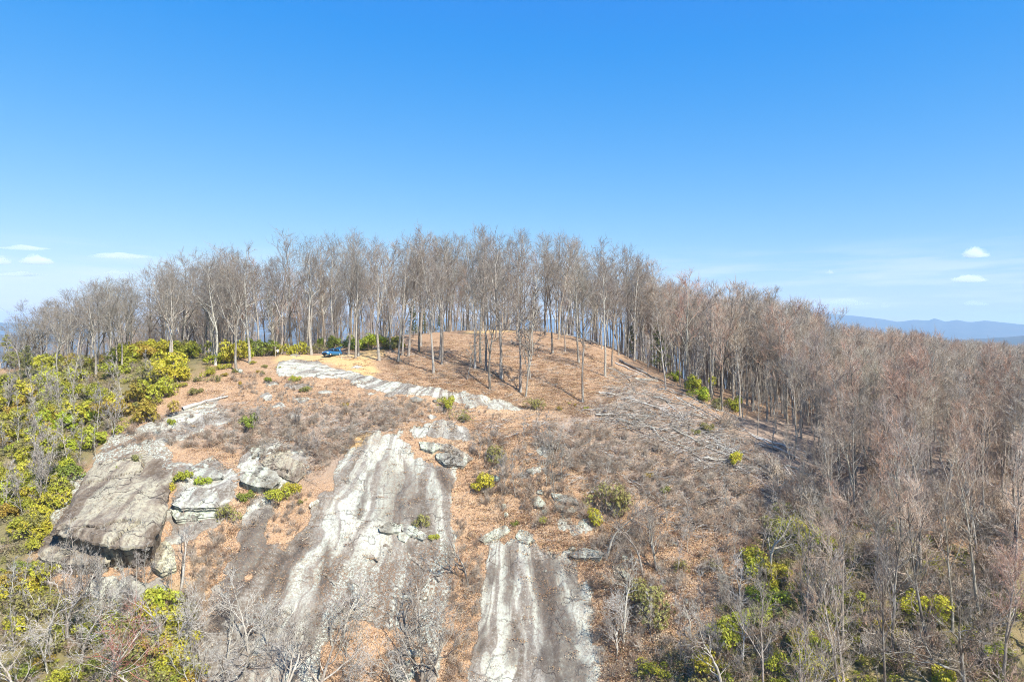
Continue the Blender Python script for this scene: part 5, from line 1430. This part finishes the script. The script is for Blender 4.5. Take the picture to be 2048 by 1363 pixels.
# ------------------------------------------------------------------ person beside the slim pale tree
def person(p, rz):
    verts = {'pel': (0, 0, .95), 'sp': (0, .01, 1.12), 'ch': (0, .0, 1.32), 'nk': (0, 0.01, 1.47), 'hd': (0, -.01, 1.56), 'ht': (0, -.01, 1.70)}
    rad = {'pel': .145, 'sp': .125, 'ch': .15, 'nk': .055, 'hd': .085, 'ht': .075}
    ed = [('pel', 'sp'), ('sp', 'ch'), ('ch', 'nk'), ('nk', 'hd'), ('hd', 'ht')]
    for s, t in ((-1, 'l'), (1, 'r')):
        for k, v, r in (('hip', (s * .09, 0, .90), .10), ('kn', (s * .105, -.02, .50), .062), ('an', (s * .11, .03, .09), .042), ('to', (s * .125, -.14, .045), .038)):
            verts[k + t] = v; rad[k + t] = r
        ed += [('pel', 'hip' + t), ('hip' + t, 'kn' + t), ('kn' + t, 'an' + t), ('an' + t, 'to' + t)]
        for k, v, r in (('sh', (s * .17, 0, 1.40), .058), ('el', (s * .25, -.05, 1.13), .043), ('wr', (s * .13, -.27, 1.10), .03), ('pa', (s * .09, -.34, 1.12), .033)):
            verts[k + t] = v; rad[k + t] = r
        ed += [('ch', 'sh' + t), ('sh' + t, 'el' + t), ('el' + t, 'wr' + t), ('wr' + t, 'pa' + t)]
        for q, dx in enumerate((-.025, -.009, .008, .024)):
            k1, k2 = f'f{q}a{t}', f'f{q}b{t}'
            verts[k1] = (s * .085 + dx, -.385, 1.125); verts[k2] = (s * .07 + dx * .8, -.42 + 0.006 * abs(q - 1), 1.10); rad[k1] = .010; rad[k2] = .008
            ed += [('pa' + t, k1), (k1, k2)]
        verts['th' + t] = (s * .045, -.36, 1.15); rad['th' + t] = .011; ed.append(('pa' + t, 'th' + t))
    names = list(verts); ix = {k: i for i, k in enumerate(names)}
    me_ = bpy.data.meshes.new('person'); me_.from_pydata([verts[k] for k in names], [(ix[a], ix[b_]) for a, b_ in ed], []); me_.update()
    tmp = bpy.data.objects.new('person_build', me_); col.objects.link(tmp)
    sm = tmp.modifiers.new('skin', 'SKIN'); sm.use_smooth_shade = True
    sv = me_.skin_vertices[0].data
    for k in names: sv[ix[k]].radius = (rad[k], rad[k] * (0.72 if k in ('ch', 'sp', 'pel') else 1.0))
    sv[ix['pel']].use_root = True
    ss = tmp.modifiers.new('sub', 'SUBSURF'); ss.levels = 2; ss.render_levels = 2
    dg = bpy.context.evaluated_depsgraph_get(); em = bpy.data.meshes.new_from_object(tmp.evaluated_get(dg))
    bpy.data.objects.remove(tmp)
    em.materials.clear()
    for m_ in (plain('skin', (0.50, 0.32, 0.24), 0.6), plain('pale_shirt', (0.66, 0.62, 0.72), 0.85, 0, .1, 12), plain('dark_trousers', (0.035, 0.045, 0.05), 0.85, 0, .2, 12)): em.materials.append(m_)
    for f_ in em.polygons:
        z = f_.center.z; y = f_.center.y
        f_.material_index = 0 if (z > 1.455 or (y < -.25 and z > 1.0)) else (1 if z > .93 else 2)
    o = add('person', em); o.location = p; o.rotation_euler.z = rz
    m_h = plain('dark_hair', (0.03, 0.022, 0.018), 0.7, 0, .2, 20)
    bm = bmesh.new(); bmesh.ops.create_uvsphere(bm, u_segments=16, v_segments=10, radius=1.0)
    for v in bm.verts:
        if v.co.y < -0.35 and v.co.z < 0.45: v.co.y = -0.35
    bmesh.ops.scale(bm, vec=(.098, .115, .115), verts=bm.verts); bmesh.ops.translate(bm, vec=(0, .018, 1.655), verts=bm.verts)
    hm = bpy.data.meshes.new('hair'); bm.to_mesh(hm); bm.free(); smooth(hm); add('hair', hm, m_h, o)
    for s in (-1, 1):
        boxm('shoe', (s * .122, -.05, .04), (.10, .28, .09), M_BLACK, o, None, 0.03)
    bm = bmesh.new(); bmesh.ops.create_cone(bm, cap_ends=True, segments=8, radius1=.018, radius2=.008, depth=.04); bmesh.ops.translate(bm, vec=(0, -.115, 1.60), verts=bm.verts)
    nm_ = bpy.data.meshes.new('nose'); bm.to_mesh(nm_); bm.free(); add('nose', nm_, em.materials[0], o)
    tag(o, 'person in a pale top and dark trousers standing beside a slim trunk at the clearing', 'person')
    return o
person(hit(555.5, 713), math.radians(15))

# ------------------------------------------------------------------ clouds low over the mountains
def cloud_material(d):
    m_ = bpy.data.materials.new('cloud_vapour'); m_.use_nodes = True; nt_ = m_.node_tree
    for n_ in list(nt_.nodes): nt_.nodes.remove(n_)
    v = nt_.nodes.new('ShaderNodeVolumePrincipled'); v.inputs['Color'].default_value = (1, 1, 1, 1); v.inputs['Density'].default_value = d; v.inputs['Anisotropy'].default_value = 0.0
    o_ = nt_.nodes.new('ShaderNodeOutputMaterial'); nt_.links.new(v.outputs[0], o_.inputs['Volume'])
    return m_
M_CLOUD = cloud_material(0.0055); M_WISP = cloud_material(0.0022)
def cloud(px, py, w, h, label, dist=16500, wisp=False, seed=0):
    u = (px - CX) / FPX; v = -(py - CY) / FPX; c = Vector((u * dist, dist, v * dist)); k = dist / FPX
    W_, H_ = w * k / 2, h * k / 2
    r = np.random.default_rng(seed + int(px))
    bm = bmesh.new()
    bmesh.ops.create_icosphere(bm, subdivisions=5, radius=1.0)
    co = np.array([tuple(q.co) for q in bm.verts])
    bl = [(r.uniform(-.75, .75), r.uniform(-.6, .6), r.uniform(0.0, .5), r.uniform(.25, .5)) for _ in range(9)]
    rr = 1 + 0.5 * fbm(co[:, 0] * 2.4 + co[:, 2] * 1.7 + seed, co[:, 1] * 2.4 - co[:, 2] * 1.9, 5, seed + 3, 0.62)
    P = co * rr[:, None]
    P[:, 2] = np.where(P[:, 2] < 0, P[:, 2] * 0.35, P[:, 2] * (0.55 + 0.75 * np.exp(-((P[:, 0] - bl[0][0] * .5) / .5) ** 2)))
    if not wisp: P[:, 2] += np.where(P[:, 2] > 0, 0.9 * np.maximum(0, fbm(P[:, 0] * 3.2 + seed, P[:, 1] * 3.2, 4, seed + 8, 0.6)), 0)
    for q, pp in zip(bm.verts, P): q.co = (pp[0] * W_, pp[1] * W_ * 0.5, pp[2] * H_ * 1.5)
    me_ = bpy.data.meshes.new('cloud'); bm.to_mesh(me_); bm.free(); smooth(me_)
    o = add('cloud', me_, M_WISP if wisp else M_CLOUD); o.location = c
    tag(o, label, 'cloud', kind='thing')
cloud(1950, 511, 52, 17, 'bright domed white cloud highest above the blue mountains', seed=1)
cloud(1940, 561, 72, 11, 'flat-bottomed white cloud beneath the domed one over the mountains', seed=2)
cloud(1660, 546, 16, 6, 'tiny white puff of cloud above the wooded flank', seed=3)
cloud(1690, 607, 95, 13, 'pale low bank of cloud just above the end of the far mountain ridge', seed=4, wisp=True)
cloud(1771, 612, 22, 11, 'small low cloud puff above the dip of the blue mountains', seed=5, wisp=True)
cloud(1952, 608, 52, 8, 'thin low cloud right above the blue mountain peaks', seed=6, wisp=True)
cloud(76, 524, 68, 15, 'bright lens-shaped white cloud over the ridge with the pine', seed=7)
cloud(3, 525, 42, 12, 'small white cloud next to the lens-shaped one', seed=8)
cloud(48, 497, 98, 7, 'long thin streak of cloud above the lens-shaped one', seed=9, wisp=True)
cloud(240, 513, 120, 9, 'faint wide wisp of cloud over the ridge trees', seed=10, wisp=True)
cloud(235, 546, 55, 7, 'short faint wisp touching the ridge treetops', seed=11, wisp=True)
cloud(38, 549, 90, 7, 'low thin streak of cloud beneath the lens-shaped one', seed=12, wisp=True)

# ------------------------------------------------------------------ air
bm = bmesh.new(); bmesh.ops.create_cube(bm, size=1.0)
bmesh.ops.scale(bm, vec=(26200, 26200, 900), verts=bm.verts); bmesh.ops.translate(bm, vec=(0, 0, 85), verts=bm.verts)
hm = bpy.data.meshes.new('haze'); bm.to_mesh(hm); bm.free()
hz = bpy.data.materials.new('haze_air'); hz.use_nodes = True; nt_ = hz.node_tree
for n_ in list(nt_.nodes): nt_.nodes.remove(n_)
v_ = nt_.nodes.new('ShaderNodeVolumePrincipled'); v_.inputs['Color'].default_value = (0.48, 0.745, 1.0, 1); v_.inputs['Density'].default_value = 1.0e-4; v_.inputs['Anisotropy'].default_value = 0.0
o_ = nt_.nodes.new('ShaderNodeOutputMaterial'); nt_.links.new(v_.outputs[0], o_.inputs['Volume'])
haze = add('haze', hm, hz); tag(haze, 'thin blue air over the valley and the far mountains', kind='stuff')
